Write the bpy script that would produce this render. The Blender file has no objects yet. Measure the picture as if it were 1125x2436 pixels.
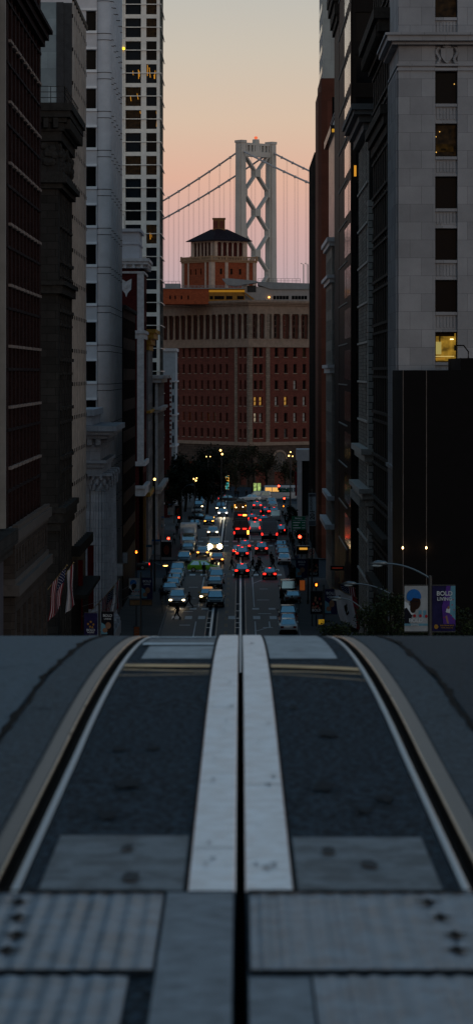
import bpy, bmesh, math, random
from mathutils import Vector, Matrix
R = math.radians
random.seed(7)
scene = bpy.context.scene
COL = scene.collection
CZ = 30.0            # camera height above the bay
F = 7000.0           # focal length in photograph pixels
# ---------------------------------------------------------------- camera
cd = bpy.data.cameras.new('camera'); cam = bpy.data.objects.new('camera', cd); COL.objects.link(cam)
cam.location = (0, 0, CZ); cam.rotation_euler = (R(90), 0, 0)
cd.sensor_fit = 'HORIZONTAL'; cd.sensor_width = 36; cd.lens = 36*F/1125
cd.shift_x = -9.5/1125; cd.shift_y = -331/1125
cd.clip_start = 0.5; cd.clip_end = 60000
cd.dof.use_dof = True; cd.dof.focus_distance = 420; cd.dof.aperture_fstop = (36*F/1125)/13.5
scene.camera = cam
scene.view_settings.view_transform = 'Standard'; scene.view_settings.look = 'None'
scene.view_settings.exposure = 0.0; scene.view_settings.gamma = 1.0
# ---------------------------------------------------------------- dusk sky
w = bpy.data.worlds.new("World"); scene.world = w; w.use_nodes = True
nt = w.node_tree; nt.nodes.clear()
def N(t, **k):
    n = nt.nodes.new(t)
    for a, b in k.items(): setattr(n, a, b)
    return n
tc = N('ShaderNodeTexCoord'); sp = N('ShaderNodeSeparateXYZ'); nt.links.new(tc.outputs['Generated'], sp.inputs[0])
def s2l(c): return tuple(((x/255/12.92) if x/255 <= .04045 else ((x/255+.055)/1.055)**2.4) for x in c)
def ramp(stops):
    r = N('ShaderNodeValToRGB'); e = r.color_ramp.elements
    while len(e) > 1: e.remove(e[-1])
    e[0].position = stops[0][0]; e[0].color = (*s2l(stops[0][1]), 1)
    for p, c in stops[1:]:
        q = e.new(p); q.color = (*s2l(c), 1)
    return r
east = ramp([(0.0, (154,142,152)), (.030, (190,165,169)), (.050, (210,170,162)), (.066, (224,178,156)), (.085, (217,191,168)),
             (.108, (204,193,177)), (.127, (192,189,180)), (.22, (150,160,166)), (.5, (96,124,144)), (1.0, (70,106,134))])
west = ramp([(0.0, (150,118,100)), (.06, (196,164,138)), (.2, (168,172,170)), (.5, (110,138,158)), (1.0, (70,106,134))])
nt.links.new(sp.outputs['Z'], east.inputs[0]); nt.links.new(sp.outputs['Z'], west.inputs[0])
mr = N('ShaderNodeMapRange'); mr.inputs['From Min'].default_value = -.6; mr.inputs['From Max'].default_value = .4
nt.links.new(sp.outputs['Y'], mr.inputs['Value'])
mx = N('ShaderNodeMix', data_type='RGBA'); nt.links.new(mr.outputs[0], mx.inputs['Factor'])
nt.links.new(west.outputs[0], mx.inputs['A']); nt.links.new(east.outputs[0], mx.inputs['B'])
bg = N('ShaderNodeBackground'); bg.inputs[1].default_value = 1.0; nt.links.new(mx.outputs['Result'], bg.inputs[0])
wo = N('ShaderNodeOutputWorld'); nt.links.new(bg.outputs[0], wo.inputs[0])
# last glow of the sun, low in the west behind the camera and to its right
sl = bpy.data.lights.new('sun', 'SUN'); sl.energy = 0.22; sl.angle = R(14); sl.color = (1, .86, .76)
so = bpy.data.objects.new('sun', sl); COL.objects.link(so)
so.rotation_euler = Vector((-0.55, 1.0, -0.20)).to_track_quat('-Z', 'Y').to_euler()

# ---------------------------------------------------------------- helpers
def px(p, d): return (p-572)*d/F
def pz(p, d): return CZ+(887-p)*d/F
XL, XR = -13.0, 11.0
def dL(p): return -XL*F/(572-p)
def dR(p): return XR*F/(p-572)
def drop(d):
    if d < 9: return -1.165+(9-d)*.008
    if d < 9+10.23: return -1.165-.00562*(d-9)**2
    b = -1.165-.00562*10.23**2
    if d < 170: return b-.115*(d-19.23)
    b -= .115*(170-19.23)
    if d < 290:
        t = d-170; return b-.115*t+.115*t*t/240
    b -= .115*60
    return b-.003*(d-290)
def gz(d): return CZ+drop(d)
def D(py): return 175900/(py-908)       # photo row of a point on the lower street -> distance

MATS = {}
def mat(name, col, rough=.7, metal=0, noise=.25, scale=2.0, bump=0.0, bscale=30, emit=None, es=0, spec=.5, brick=None, streak=0, con=.2):
    if name in MATS: return MATS[name]
    if not emit and not metal:
        lum = sum(col)/3; k_ = min(1, .42+lum*1.9); col = tuple(c*k_ for c in col)
    m = bpy.data.materials.new(name); m.use_nodes = True; t = m.node_tree; b = t.nodes['Principled BSDF']
    b.inputs['Roughness'].default_value = rough; b.inputs['Metallic'].default_value = metal
    b.inputs['Specular IOR Level'].default_value = spec if (spec != .5 or rough < .5 or metal) else (.08 if sum(col)/3 < .06 else .15)
    L = t.links.new
    if emit:
        b.inputs['Base Color'].default_value = (*col, 1); b.inputs['Specular IOR Level'].default_value = .06
        b.inputs['Emission Color'].default_value = (*emit, 1); b.inputs['Emission Strength'].default_value = es
        if noise > .5:
            tcn = t.nodes.new('ShaderNodeTexCoord'); nn = t.nodes.new('ShaderNodeTexNoise'); nn.inputs['Scale'].default_value = scale
            L(tcn.outputs['Object'], nn.inputs['Vector']); mrn = t.nodes.new('ShaderNodeMapRange')
            mrn.inputs['From Min'].default_value = .35; mrn.inputs['From Max'].default_value = .65
            mrn.inputs['To Min'].default_value = .15*es; mrn.inputs['To Max'].default_value = es
            L(nn.outputs[0], mrn.inputs['Value']); L(mrn.outputs[0], b.inputs['Emission Strength'])
        MATS[name] = m; return m
    tcn = t.nodes.new('ShaderNodeTexCoord'); vec = tcn.outputs['Object']
    nn = t.nodes.new('ShaderNodeTexNoise'); nn.inputs['Scale'].default_value = scale; nn.inputs['Detail'].default_value = 8
    nn.inputs['Roughness'].default_value = .65
    if streak:
        mp = t.nodes.new('ShaderNodeMapping'); mp.inputs['Scale'].default_value = (1, 1, streak); L(vec, mp.inputs[0]); L(mp.outputs[0], nn.inputs['Vector'])
    else: L(vec, nn.inputs['Vector'])
    mrn = t.nodes.new('ShaderNodeMapRange'); mrn.inputs['From Min'].default_value = .5-con; mrn.inputs['From Max'].default_value = .5+con
    mrn.inputs['To Min'].default_value = 1-noise; mrn.inputs['To Max'].default_value = 1+noise
    L(nn.outputs[0], mrn.inputs['Value'])
    src = None
    if brick:
        bw, bh, mort, var = brick
        sx = t.nodes.new('ShaderNodeSeparateXYZ'); L(vec, sx.inputs[0])
        ad = t.nodes.new('ShaderNodeMath'); ad.operation = 'ADD'; L(sx.outputs[0], ad.inputs[0]); L(sx.outputs[1], ad.inputs[1])
        cb = t.nodes.new('ShaderNodeCombineXYZ'); L(ad.outputs[0], cb.inputs[0]); L(sx.outputs[2], cb.inputs[1])
        bt = t.nodes.new('ShaderNodeTexBrick'); L(cb.outputs[0], bt.inputs['Vector'])
        bt.inputs['Scale'].default_value = 1; bt.inputs['Brick Width'].default_value = bw; bt.inputs['Row Height'].default_value = bh
        bt.inputs['Mortar Size'].default_value = mort; bt.inputs['Mortar Smooth'].default_value = .3
        bt.inputs['Color1'].default_value = (*[c*(1-var) for c in col], 1); bt.inputs['Color2'].default_value = (*[min(1, c*(1+var)) for c in col], 1)
        bt.inputs['Mortar'].default_value = (*[c*.45 for c in col], 1); src = bt.outputs['Color']
    vm = t.nodes.new('ShaderNodeVectorMath'); vm.operation = 'SCALE'
    if src: L(src, vm.inputs[0])
    else: vm.inputs[0].default_value = col
    L(mrn.outputs[0], vm.inputs['Scale']); L(vm.outputs[0], b.inputs['Base Color'])
    mr2 = t.nodes.new('ShaderNodeMapRange'); mr2.inputs['To Min'].default_value = max(.02, rough-.12); mr2.inputs['To Max'].default_value = min(1, rough+.12)
    L(nn.outputs[0], mr2.inputs['Value']); L(mr2.outputs[0], b.inputs['Roughness'])
    if bump:
        n2 = t.nodes.new('ShaderNodeTexNoise'); n2.inputs['Scale'].default_value = bscale; n2.inputs['Detail'].default_value = 4; L(vec, n2.inputs['Vector'])
        bp = t.nodes.new('ShaderNodeBump'); bp.inputs['Strength'].default_value = 1; bp.inputs['Distance'].default_value = bump
        L(n2.outputs[0], bp.inputs['Height']); L(bp.outputs[0], b.inputs['Normal'])
    MATS[name] = m; return m

def root_loc(o):
    while o.parent: o = o.parent
    return o.location
class MB:
    def __init__(s): s.v = []; s.f = []; s.m = []
    def quad(s, *p, mi=0):
        n = len(s.v); s.v += [tuple(q) for q in p]; s.f.append(tuple(range(n, n+len(p)))); s.m.append(mi)
    def box(s, x0, x1, y0, y1, z0, z1, mi=0):
        n = len(s.v); s.v += [(x0,y0,z0),(x1,y0,z0),(x1,y1,z0),(x0,y1,z0),(x0,y0,z1),(x1,y0,z1),(x1,y1,z1),(x0,y1,z1)]
        for f in ((0,3,2,1),(4,5,6,7),(0,1,5,4),(1,2,6,5),(2,3,7,6),(3,0,4,7)): s.f.append(tuple(n+i for i in f)); s.m.append(mi)
        return s
    def ob(s, P, u, u0, u1, d0, d1, z0, z1, mi=0):     # box in a facade frame: u along wall, d inward depth
        nx, ny = u[1], -u[0]; n = len(s.v)
        for z in (z0, z1):
            for a, b in ((u0,d0),(u1,d0),(u1,d1),(u0,d1)): s.v.append((P[0]+u[0]*a-nx*b, P[1]+u[1]*a-ny*b, z))
        for f in ((0,3,2,1),(4,5,6,7),(0,1,5,4),(1,2,6,5),(2,3,7,6),(3,0,4,7)): s.f.append(tuple(n+i for i in f)); s.m.append(mi)
    def bar(s, a, b, w, h=None, mi=0, up=(0,0,1)):
        a, b = Vector(a), Vector(b); h = h or w; t = (b-a).normalized(); U = Vector(up)
        if abs(t.dot(U)) > .98: U = Vector((0,1,0))
        sx = t.cross(U).normalized(); uz = sx.cross(t); n = len(s.v)
        for q in (a, b):
            for i, j in ((-1,-1),(1,-1),(1,1),(-1,1)): s.v.append(tuple(q+sx*i*w/2+uz*j*h/2))
        for f in ((0,3,2,1),(4,5,6,7),(0,1,5,4),(1,2,6,5),(2,3,7,6),(3,0,4,7)): s.f.append(tuple(n+i for i in f)); s.m.append(mi)
    def tube(s, pts, rad, seg=8, mi=0, cap=True):
        pts = [Vector(p) for p in pts]
        if not isinstance(rad, (list, tuple)): rad = [rad]*len(pts)
        n = len(s.v)
        for i, p in enumerate(pts):
            t = (pts[min(i+1, len(pts)-1)]-pts[max(i-1, 0)]).normalized()
            U = Vector((0,0,1)) if abs(t.z) < .95 else Vector((0,1,0))
            a = t.cross(U).normalized(); b = a.cross(t)
            for k in range(seg):
                th = 2*math.pi*k/seg; s.v.append(tuple(p+a*math.cos(th)*rad[i]+b*math.sin(th)*rad[i]))
        for i in range(len(pts)-1):
            for k in range(seg):
                k2 = (k+1) % seg; s.f.append((n+i*seg+k, n+i*seg+k2, n+(i+1)*seg+k2, n+(i+1)*seg+k)); s.m.append(mi)
        if cap:
            s.f.append(tuple(n+k for k in range(seg))); s.m.append(mi)
            e = n+(len(pts)-1)*seg; s.f.append(tuple(e+k for k in reversed(range(seg)))); s.m.append(mi)
        return s
    def ball(s, c, r, seg=10, rings=6, mi=0):
        if not isinstance(r, (list, tuple)): r = (r, r, r)
        n = len(s.v)
        for i in range(rings+1):
            a = math.pi*i/rings
            for k in range(seg):
                b = 2*math.pi*k/seg; s.v.append((c[0]+r[0]*math.sin(a)*math.cos(b), c[1]+r[1]*math.sin(a)*math.sin(b), c[2]+r[2]*math.cos(a)))
        for i in range(rings):
            for k in range(seg):
                k2 = (k+1) % seg; s.f.append((n+i*seg+k, n+(i+1)*seg+k, n+(i+1)*seg+k2, n+i*seg+k2)); s.m.append(mi)
        return s
    def prism(s, poly, axis, a, b, mi=0):               # poly of 2-D points pushed along x / y / z from a to b
        def P(q, t):
            return (t, q[0], q[1]) if axis == 'x' else ((q[0], t, q[1]) if axis == 'y' else (q[0], q[1], t))
        n = len(s.v); k = len(poly)
        s.v += [P(q, a) for q in poly]+[P(q, b) for q in poly]
        s.f.append(tuple(range(n, n+k))); s.m.append(mi); s.f.append(tuple(range(n+2*k-1, n+k-1, -1))); s.m.append(mi)
        for i in range(k):
            j = (i+1) % k; s.f.append((n+i, n+k+i, n+k+j, n+j)); s.m.append(mi)
        return s
    def build(s, name, mats, parent=None, smooth=False, bevel=0, local=False, clean=False):
        me = bpy.data.meshes.new(name); off = Vector((0,0,0))
        if parent is not None and not local: off = root_loc(parent)
        me.from_pydata([(a-off[0], b-off[1], c-off[2]) for a, b, c in s.v], [], s.f)
        if not isinstance(mats, (list, tuple)): mats = [mats]
        for m in mats: me.materials.append(m)
        for p, i in zip(me.polygons, s.m): p.material_index = i
        bm = bmesh.new(); bm.from_mesh(me)
        if clean or bevel: bmesh.ops.remove_doubles(bm, verts=bm.verts, dist=1e-4)
        bmesh.ops.recalc_face_normals(bm, faces=bm.faces)
        if bevel:
            ed = [e for e in bm.edges if len(e.link_faces) == 2 and e.calc_face_angle(0) > .35]
            bmesh.ops.bevel(bm, geom=ed, offset=bevel, segments=2, profile=.5, affect='EDGES', clamp_overlap=True)
        bm.to_mesh(me); bm.free()
        if smooth or bevel:
            for p in me.polygons: p.use_smooth = True
            if bevel:
                try: me.set_sharp_from_angle(angle=R(35))
                except Exception: pass
        o = bpy.data.objects.new(name, me); COL.objects.link(o)
        if parent is not None: o.parent = parent
        return o
def thing(name, label, cat, loc=(0,0,0), rz=0, group=None):
    o = bpy.data.objects.new(name, None); COL.objects.link(o); o.location = loc; o.rotation_euler = (0,0,rz)
    o.empty_display_size = .5
    return tag(o, label, cat, group)
def tag(o, label, cat, group=None):
    o['label'] = label; o['category'] = cat
    if group: o['group'] = group
    return o
def dup(root, loc, rz=None, label=None, group=None, cat=None, remat=None):
    def cp(o, par):
        c = o.copy(); COL.objects.link(c)
        if par: c.parent = par
        if remat and o.type == 'MESH':
            for i, sl in enumerate(c.material_slots):
                k = sl.material.name
                if k in remat: sl.link = 'OBJECT'; sl.material = remat[k]
        for ch in o.children: cp(ch, c)
        return c
    c = cp(root, None); c.location = loc
    if rz is not None: c.rotation_euler = (0,0,rz)
    if label: c['label'] = label
    if group: c['group'] = group
    if cat: c['category'] = cat
    return c
def remove_tree(o):
    for ch in list(o.children): remove_tree(ch)
    bpy.data.objects.remove(o)
def structure(name, mb, m, **k):
    o = mb.build(name, m, **k); o['kind'] = 'structure'; return o
def text_mesh(s, size, m, parent, loc, rot=(R(90),0,0), name='lettering', align='CENTER', bold=0):
    cu = bpy.data.curves.new('txt', 'FONT'); cu.body = s; cu.size = size; cu.extrude = .008; cu.align_x = align; cu.align_y = 'CENTER'; cu.offset = bold
    t = bpy.data.objects.new('txt', cu); COL.objects.link(t); bpy.context.view_layer.update()
    me = bpy.data.meshes.new_from_object(t.evaluated_get(bpy.context.evaluated_depsgraph_get()))
    bpy.data.objects.remove(t); me.materials.clear(); me.materials.append(m)
    o = bpy.data.objects.new(name, me); COL.objects.link(o); o.parent = parent; o.location = loc; o.rotation_euler = rot
    return o

# ---------------------------------------------------------------- materials
GLASS = mat('dark_glass', (.006,.008,.012), .12, 0, .2, 1.5, spec=.10)
GLASS2 = mat('blind_glass', (.13,.13,.13), .3, 0, .3, 1.2, spec=.3)
FRAME = mat('window_frame', (.10,.10,.10), .5)
BRZ = mat('bronze_frame', (.03,.022,.016), .5)
WARM = mat('warm_window', (.1,.06,.02), .3, emit=(1,.50,.10), es=.55, noise=.9, scale=1.4)
WARM2 = mat('pale_window', (.1,.08,.06), .3, emit=(1,.80,.55), es=.38, noise=.9, scale=1.2)
DIMW = mat('dim_window', (.012,.011,.010), .5, emit=(1,.50,.15), es=.010, noise=.9, scale=2.5)
WINC = {}
def win_mesh(w_, h_, mull=(1,1), fm=FRAME, gm=GLASS, ft=.06):
    k = (round(w_, 3), round(h_, 3), mull, fm.name, gm.name)
    if k in WINC: return WINC[k]
    b = MB(); b.box(-w_/2, w_/2, 0, .03, 0, h_, 1)
    b.box(-w_/2, -w_/2+ft, -.05, 0, 0, h_); b.box(w_/2-ft, w_/2, -.05, 0, 0, h_)
    b.box(-w_/2+ft, w_/2-ft, -.05, 0, 0, ft); b.box(-w_/2+ft, w_/2-ft, -.05, 0, h_-ft, h_)
    for i in range(1, mull[0]): x = -w_/2+w_*i/mull[0]; b.box(x-ft/2, x+ft/2, -.045, 0, ft, h_-ft)
    for i in range(1, mull[1]): z = h_*i/mull[1]; b.box(-w_/2+ft, w_/2-ft, -.04, 0, z-ft/2, z+ft/2)
    o = b.build('window', [fm, gm]); me = o.data; bpy.data.objects.remove(o); WINC[k] = me; return me
def facade(root, P, u, U, z0, z1, cols, rows, t, mw, sp=0.0, mull=(1,2), fm=FRAME, gm=GLASS, pick=None, name='wall', sill=None, sm=None, limit=100, ft=.06, wname='window'):
    b = MB(); e = [0.0]
    for c in cols: e += [c[0], c[1]]
    e.append(U)
    for i in range(0, len(e), 2):
        if e[i+1]-e[i] > 1e-3: b.ob(P, u, e[i], e[i+1], 0, t, z0, z1)
    ze = [z0]
    for r in rows: ze += [r[0], r[1]]
    ze.append(z1)
    for c in cols:
        for i in range(0, len(ze), 2):
            if ze[i+1]-ze[i] > 1e-3: b.ob(P, u, c[0], c[1], sp, t, ze[i], ze[i+1])
    wl = b.build(name, mw, root)
    if sill:
        q = MB()
        for c in cols:
            for r in rows: q.ob(P, u, c[0]-.1, c[1]+.1, -sill[0], .05, r[0]-sill[1], r[0]-.004)
        q.build('sill_course', sm or mw, root)
    nx, ny = u[1], -u[0]; rl = root.location; n = 0; rest = MB()
    ang = math.atan2(u[1], u[0])
    for j, r in enumerate(rows):
        for i, c in enumerate(cols):
            g = pick(i, j) if pick else gm
            if g is None: g = gm
            w_, h_ = c[1]-c[0], r[1]-r[0]; uc = (c[0]+c[1])/2
            if n < limit:
                o = bpy.data.objects.new(wname, win_mesh(w_, h_, mull, fm, g, ft)); COL.objects.link(o); o.parent = root
                o.location = (P[0]+u[0]*uc-nx*(t-.05)-rl[0], P[1]+u[1]*uc-ny*(t-.05)-rl[1], r[0]-rl[2]); o.rotation_euler = (0,0,ang)
            else: rest.ob(P, u, c[0], c[1], t-.06, t-.02, r[0], r[1])
            n += 1
    if rest.f:
        o = rest.build(wname, gm, root); o['kind'] = 'stuff'
    return wl
def ev(n, a, b, w_):                     # n openings of width w_ spread between a and b
    s = (b-a)/n; return [(a+s*(i+.5)-w_/2, a+s*(i+.5)+w_/2) for i in range(n)]
def slabs(mb, x0, x1, y0, y1, layers, side):   # stepped mouldings, projecting to the street and towards the west
    for z0, z1, p in layers:
        if side < 0: mb.box(x0, x1+p, y0-p, y1, z0, z1)
        else: mb.box(x0-p, x1, y0-p, y1, z0, z1)
# ---------------------------------------------------------------- ground, street and tracks
def sweep(mb, cross, ys, dz=0.0, mi=0):
    n = len(mb.v); k = len(cross)
    for y in ys:
        g = gz(y)+dz
        for x, z in cross: mb.v.append((x, y, g+z))
    for i in range(len(ys)-1):
        for j in range(k-1):
            mb.f.append((n+i*k+j, n+i*k+j+1, n+(i+1)*k+j+1, n+(i+1)*k+j)); mb.m.append(mi)
def stations(a, b):
    out = []; y = a
    while y < b-1e-6:
        out.append(y); y += .25 if y < 26 else (3 if y < 320 else 20)
    out.append(b); return out
ASPH = mat('asphalt', (.046,.066,.086), .8, 0, .75, 48, bump=.012, bscale=60, spec=.07, con=.045)
ASPH_L = mat('smooth_asphalt', (.088,.124,.155), .62, 0, .45, 40, bump=.006, bscale=70, spec=.3, con=.09)
ASPH_D = mat('new_asphalt', (.030,.042,.058), .75, 0, .65, 48, bump=.008, bscale=60, spec=.25, con=.07)
ASPH_M = mat('worn_asphalt', (.062,.082,.102), .7, 0, .65, 48, bump=.008, bscale=60, spec=.3, con=.07)
CONC = mat('concrete_patch', (.20,.205,.215), .6, 0, .35, 12, bump=.003, bscale=50, con=.09)
CONC2 = mat('pale_concrete', (.24,.25,.27), .6, 0, .4, 16, bump=.002, bscale=50)
STEEL = mat('worn_steel_plate', (.80,.81,.84), .40, .5, .15, 14, bump=.0015, bscale=30, con=.10)
SILV = mat('polished_rail', (.44,.50,.55), .34, .8, .04, 3)
RAILP = mat('rail_shoulder', (.105,.088,.080), .40, .5, .35, 14, con=.1)
EDGE = mat('worn_edge_sky_gold', (.90,.72,.52), .30, .9, .15, 6)  # worn steel; the gold of the reflected sky is put into its colour
RUST = mat('rusty_groove', (.035,.02,.014), .8, 0, .4, 20)
PAINT = mat('road_paint', (.62,.64,.66), .6, 0, .35, 5)
TANC = mat('tan_tone', (.78,.46,.22), .6, 0, .4, 5)
TAR = mat('tar_seam', (.010,.009,.009), .9, 0, .5, 20, spec=.1)
WALK = mat('sidewalk_concrete', (.10,.10,.105), .8, 0, .2, 3, brick=(1.2,1.2,.02,.1))
KERB = mat('granite_kerb', (.20,.20,.21), .7)
s1 = MB()
cross = [(-500, -.02), (-60, -.02)]
def channel(x0, x1, dp): return [(x0, 0), (x0+.0005, -dp), (x1-.0005, -dp), (x1, 0)]
def rail_sets(c):                        # groove and rail pockets of one track
    return channel(c-.60, c-.484, .05)+channel(c-.013, c+.013, .22)+channel(c+.484, c+.60, .05)
cross += [(-8.0, 0)]+rail_sets(-3.0)+rail_sets(0.0)+[(5.8, 0), (60, -.02), (500, -.02)]
ys = stations(-3, 1000)
sweep(s1, cross, [-250, -100, -30]+ys)
n = len(s1.v); s1.v += [(-500, 1000, gz(1000)), (500, 1000, gz(1000)), (500, 1030, -4), (-500, 1030, -4)]; s1.f.append((n,n+1,n+2,n+3)); s1.m.append(0)
structure('ground', s1, ASPH)
wb = MB(); wb.box(-20000, 20000, 985, 40000, -3, 0)
structure('water', wb, mat('bay_water', (.03,.05,.06), .12, 0, .2, .01, bump=.1, bscale=.3))
def strip(name, m, x0, x1, y0, y1, dz=.004, kind=True):
    b = MB(); sweep(b, [(x0, 0), (x1, 0)], stations(y0, y1), dz); o = b.build(name, m)
    if kind: o['kind'] = 'structure'
    return o
strip('road_surface', ASPH_L, -7.8, -3.62, -2, 26)
strip('road_surface', ASPH_L, -2.38, -.775, 3, 26)
strip('road_surface', ASPH_M, -.755, -.603, 3, 26); strip('road_surface', ASPH_M, .603, .755, 3, 26)
strip('road_surface', ASPH_D, .775, 5.6, 3, 26)
FARA = mat('valley_asphalt', (.085,.10,.115), .6, 0, .3, 2, bump=.004, bscale=20, spec=.2, con=.1)
for a_, b_ in ((-7.98,-3.61),(-2.39,-.61),(.61,5.78)): strip('road_surface', FARA, a_, b_, 280, 640, .003)
# tarred seams with a ragged edge
for s in (-1, 1):
    b = MB(); yy = 3.0; prev = None
    while yy < 26:
        wv = .006+.012*random.random()**2; c = s*(.765+.007*math.sin(yy*2.3)+.004*math.sin(yy*7.1)+random.uniform(-.006, .006))
        cur = ((c-wv, yy, gz(yy)+.009), (c+wv, yy, gz(yy)+.009))
        if prev: b.quad(prev[0], prev[1], cur[1], cur[0])
        prev = cur; yy += .12
    structure('tar_seam', b, TAR)
# sidewalks with kerbs
for a0, a1 in ((-3, 374), (412, 700)):
    b = MB(); sweep(b, [(-30, .16), (-8.15, .15)], stations(a0, a1)); structure('sidewalk', b, WALK)
    b = MB(); sweep(b, [(-8.15, .154), (-8.0, .15), (-7.99, -.02)], stations(a0, a1)); structure('kerb', b, KERB)
for a0, a1 in ((-3, 374), (414, 600)):
    b = MB(); sweep(b, [(5.95, .15), (30, .16)], stations(a0, a1)); structure('sidewalk', b, WALK)
    b = MB(); sweep(b, [(5.79, -.02), (5.8, .15), (5.95, .154)], stations(a0, a1)); structure('kerb', b, KERB)
# cable car tracks
def track(c, label, pos):
    t = thing('cable_track', label, 'rail track', (c, 12, gz(12)))
    yy = stations(2.5, 640)
    for s in (-1, 1):
        b = MB(); sweep(b, [(c+s*.488, -.03), (c+s*.490, .001), (c+s*.493, .003), (c+s*.505, .003), (c+s*.508, .001), (c+s*.509, -.04)], yy); b.build('guard_rail', SILV, t, smooth=False)
        b = MB(); sweep(b, [(c+s*.509, -.04), (c+s*.545, -.04)], yy); b.build('groove', RUST, t)
        b = MB(); sweep(b, [(c+s*.549, .0035), (c+s*.556, .0015), (c+s*.590, .0035), (c+s*.600, .0015), (c+s*.602, -.03)], yy); b.build('rail', RAILP, t)
        b = MB(); sweep(b, [(c+s*.545, -.045), (c+s*.5452, -.002)], yy); b.build('flangeway_wall', RUST, t)
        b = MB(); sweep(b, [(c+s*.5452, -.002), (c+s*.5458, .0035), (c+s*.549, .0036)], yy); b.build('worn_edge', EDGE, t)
        b = MB(); st = 6.45 if c == 0 else 2.5
        sweep(b, [(c+s*.0115, -.06), (c+s*.0115, .004), (c+s*.0145, .008), (c+s*.113, .008), (c+s*.116, .002)], stations(st, 640)); b.build('slot_plate', STEEL, t)
        b = MB(); sweep(b, [(c+s*.116, .0055), (c+s*.1215, .0055)], stations(st, 30)); b.build('plate_joint', TAR, t)
    b = MB(); sweep(b, [(c-.0125, -.215), (c+.0125, -.215)], yy); b.build('slot_floor', TAR, t)
    # plate seams across the slot plates
    b = MB()
    for s in (-1, 1):
        for y0 in ((8.05, 11.3, 15.2) if s > 0 else (7.2, 10.4)):
            y0 += s*.15; sweep(b, [(c+s*.016, 0), (c+s*.112, 0)], [y0, y0+.006], .0105)
    b.build('plate_seam', TAR, t)
    return t
track(0.0, 'near cable car track with pale slot plates running over the crest', 0)
track(-3.0, 'second cable car track, left of the centre one, lit by oncoming headlights', 1)
# patches and markings near the camera
def patch(name, m, quad, dz):
    b = MB(); (x0, x1, y0, y1) = quad; k = 10; rag = .012
    for i in range(k):
        a, c = y0+(y1-y0)*i/k, y0+(y1-y0)*(i+1)/k
        b.quad((x0, a, gz(a)+dz), (x1, a, gz(a)+dz), (x1, c, gz(c)+dz), (x0, c, gz(c)+dz))
    return structure(name, b, m)
patch('concrete_patch', CONC, (-.445, -.127, 6.47, 7.28), .005)
patch('concrete_patch', CONC, (.127, .445, 6.47, 7.25), .005)
CONC3 = mat('crest_concrete', (.34,.35,.36), .6, 0, .3, 10, bump=.003, bscale=50, con=.1)
patch('concrete_patch', CONC3, (-.43, -.127, 12.75, 14.0), .005)
patch('concrete_patch', CONC3, (.127, .42, 12.75, 16.5), .005)
patch('concrete_patch', CONC, (-.47, -.127, 14.35, 15.3), .005)
patch('concrete_patch', CONC2, (-.16, -.016, 2.5, 6.44), .006)
patch('concrete_patch', CONC2, (.016, .13, 2.5, 5.5), .006)
patch('crossing_line', PAINT, (-.47, -.128, 14.05, 14.3), .010)
patch('crossing_line', PAINT, (-.485, -.128, 15.35, 15.6), .010)
for y0, xx, wv in ((12.08, 0, .17), (11.85, .02, .04), (11.62, -.03, .02)):
    for s in (-1, 1):
        b = MB(); k = 12; p = None
        for i in range(k+1):
            x = s*(.127+.355*i/k); yc = y0-(.22*(i/k)**1.5*(1 if s > 0 else -.2))+xx*4*(i/k-.5)
            cur = ((x, yc, gz(yc)+.009), (x, yc+wv, gz(yc+wv)+.009))
            if p: b.quad(p[0], cur[0], cur[1], p[1])
            p = cur
        structure('paint_streak', b, TANC)  # thin tan sheets curving across between slot plates and rails
# small dark dints and oil spots
for x, y, r in ((-.245, 6.62, .022), (-.27, 7.05, .015), (.055, 14.2, .012), (.30, 6.8, .02), (.21, 7.0, .018)):
    b = MB(); k = 14; pts = []
    for i in range(k):
        a = 2*math.pi*i/k; rr = r*random.uniform(.75, 1.2); yy = y+rr*math.sin(a)*3; pts.append((x+rr*math.cos(a), yy, gz(yy)+.0125))
    b.quad(*pts); structure('oil_spot', b, mat('oil', (.09,.09,.095), .7, 0, .3, 10))
# ribbed steel covers across the foot of the picture
RIB = mat('ribbed_steel', (.145,.185,.23), .38, .35, .35, 11, bump=.002, bscale=60, con=.1)
def ribbed(x0, x1, y0, y1, label):
    t = thing('ribbed_cover', label, 'metal cover', ((x0+x1)/2, y0, gz(y0)))
    b = MB(); cr = []; x = x0; pitch = .040
    n_ = int((x1-x0)/pitch*8)
    for i in range(n_+1):
        x = x0+(x1-x0)*i/n_; cr.append((x, .008+.0020*math.sin(2*math.pi*x/pitch)*(.75+.25*math.sin(x*37))))
    cr = [(x0, .001)]+cr+[(x1, .001)]
    sweep(b, cr, stations(y0, y1)); n0 = len(b.v)
    b.build('plate', RIB, t)
    for (hx, hy) in ((x0+(x1-x0)*.50, y1-.14), (x0+(x1-x0)*.52, y1-.32), (x0+(x1-x0)*.54, y1-.52), (x0+(x1-x0)*.53, y1-.68)):
        if hy < y0+.05: continue
        pts = []
        for i in range(16):
            a = 2*math.pi*i/16; rr = .015*(1.7 if i % 4 == 0 else .8); pts.append((hx+rr*1.4*math.cos(a), hy+rr*math.sin(a)*1.8, gz(hy)+.0135))
        q = MB(); q.quad(*pts); q.build('lifting_hole', TAR, t)
    return t
ribbed(-.78, -.168, 5.56, 6.42, 'ribbed steel cover left of the slot with three dark lifting holes')
ribbed(.02, .78, 5.56, 6.42, 'ribbed steel cover right of the slot under the end of its pale plate')
ribbed(-.78, -.21, 4.2, 5.5, 'nearest ribbed steel cover at the bottom left corner')
ribbed(.135, .78, 4.2, 5.5, 'nearest ribbed steel cover at the bottom right corner')
for x0, x1 in ((-.80, -.165), (.018, .80)):
    strip('cover_joint', TAR, x0, x1, 5.512, 5.545, .0118); strip('cover_joint', TAR, x0, x1, 6.405, 6.43, .0135)
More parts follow.
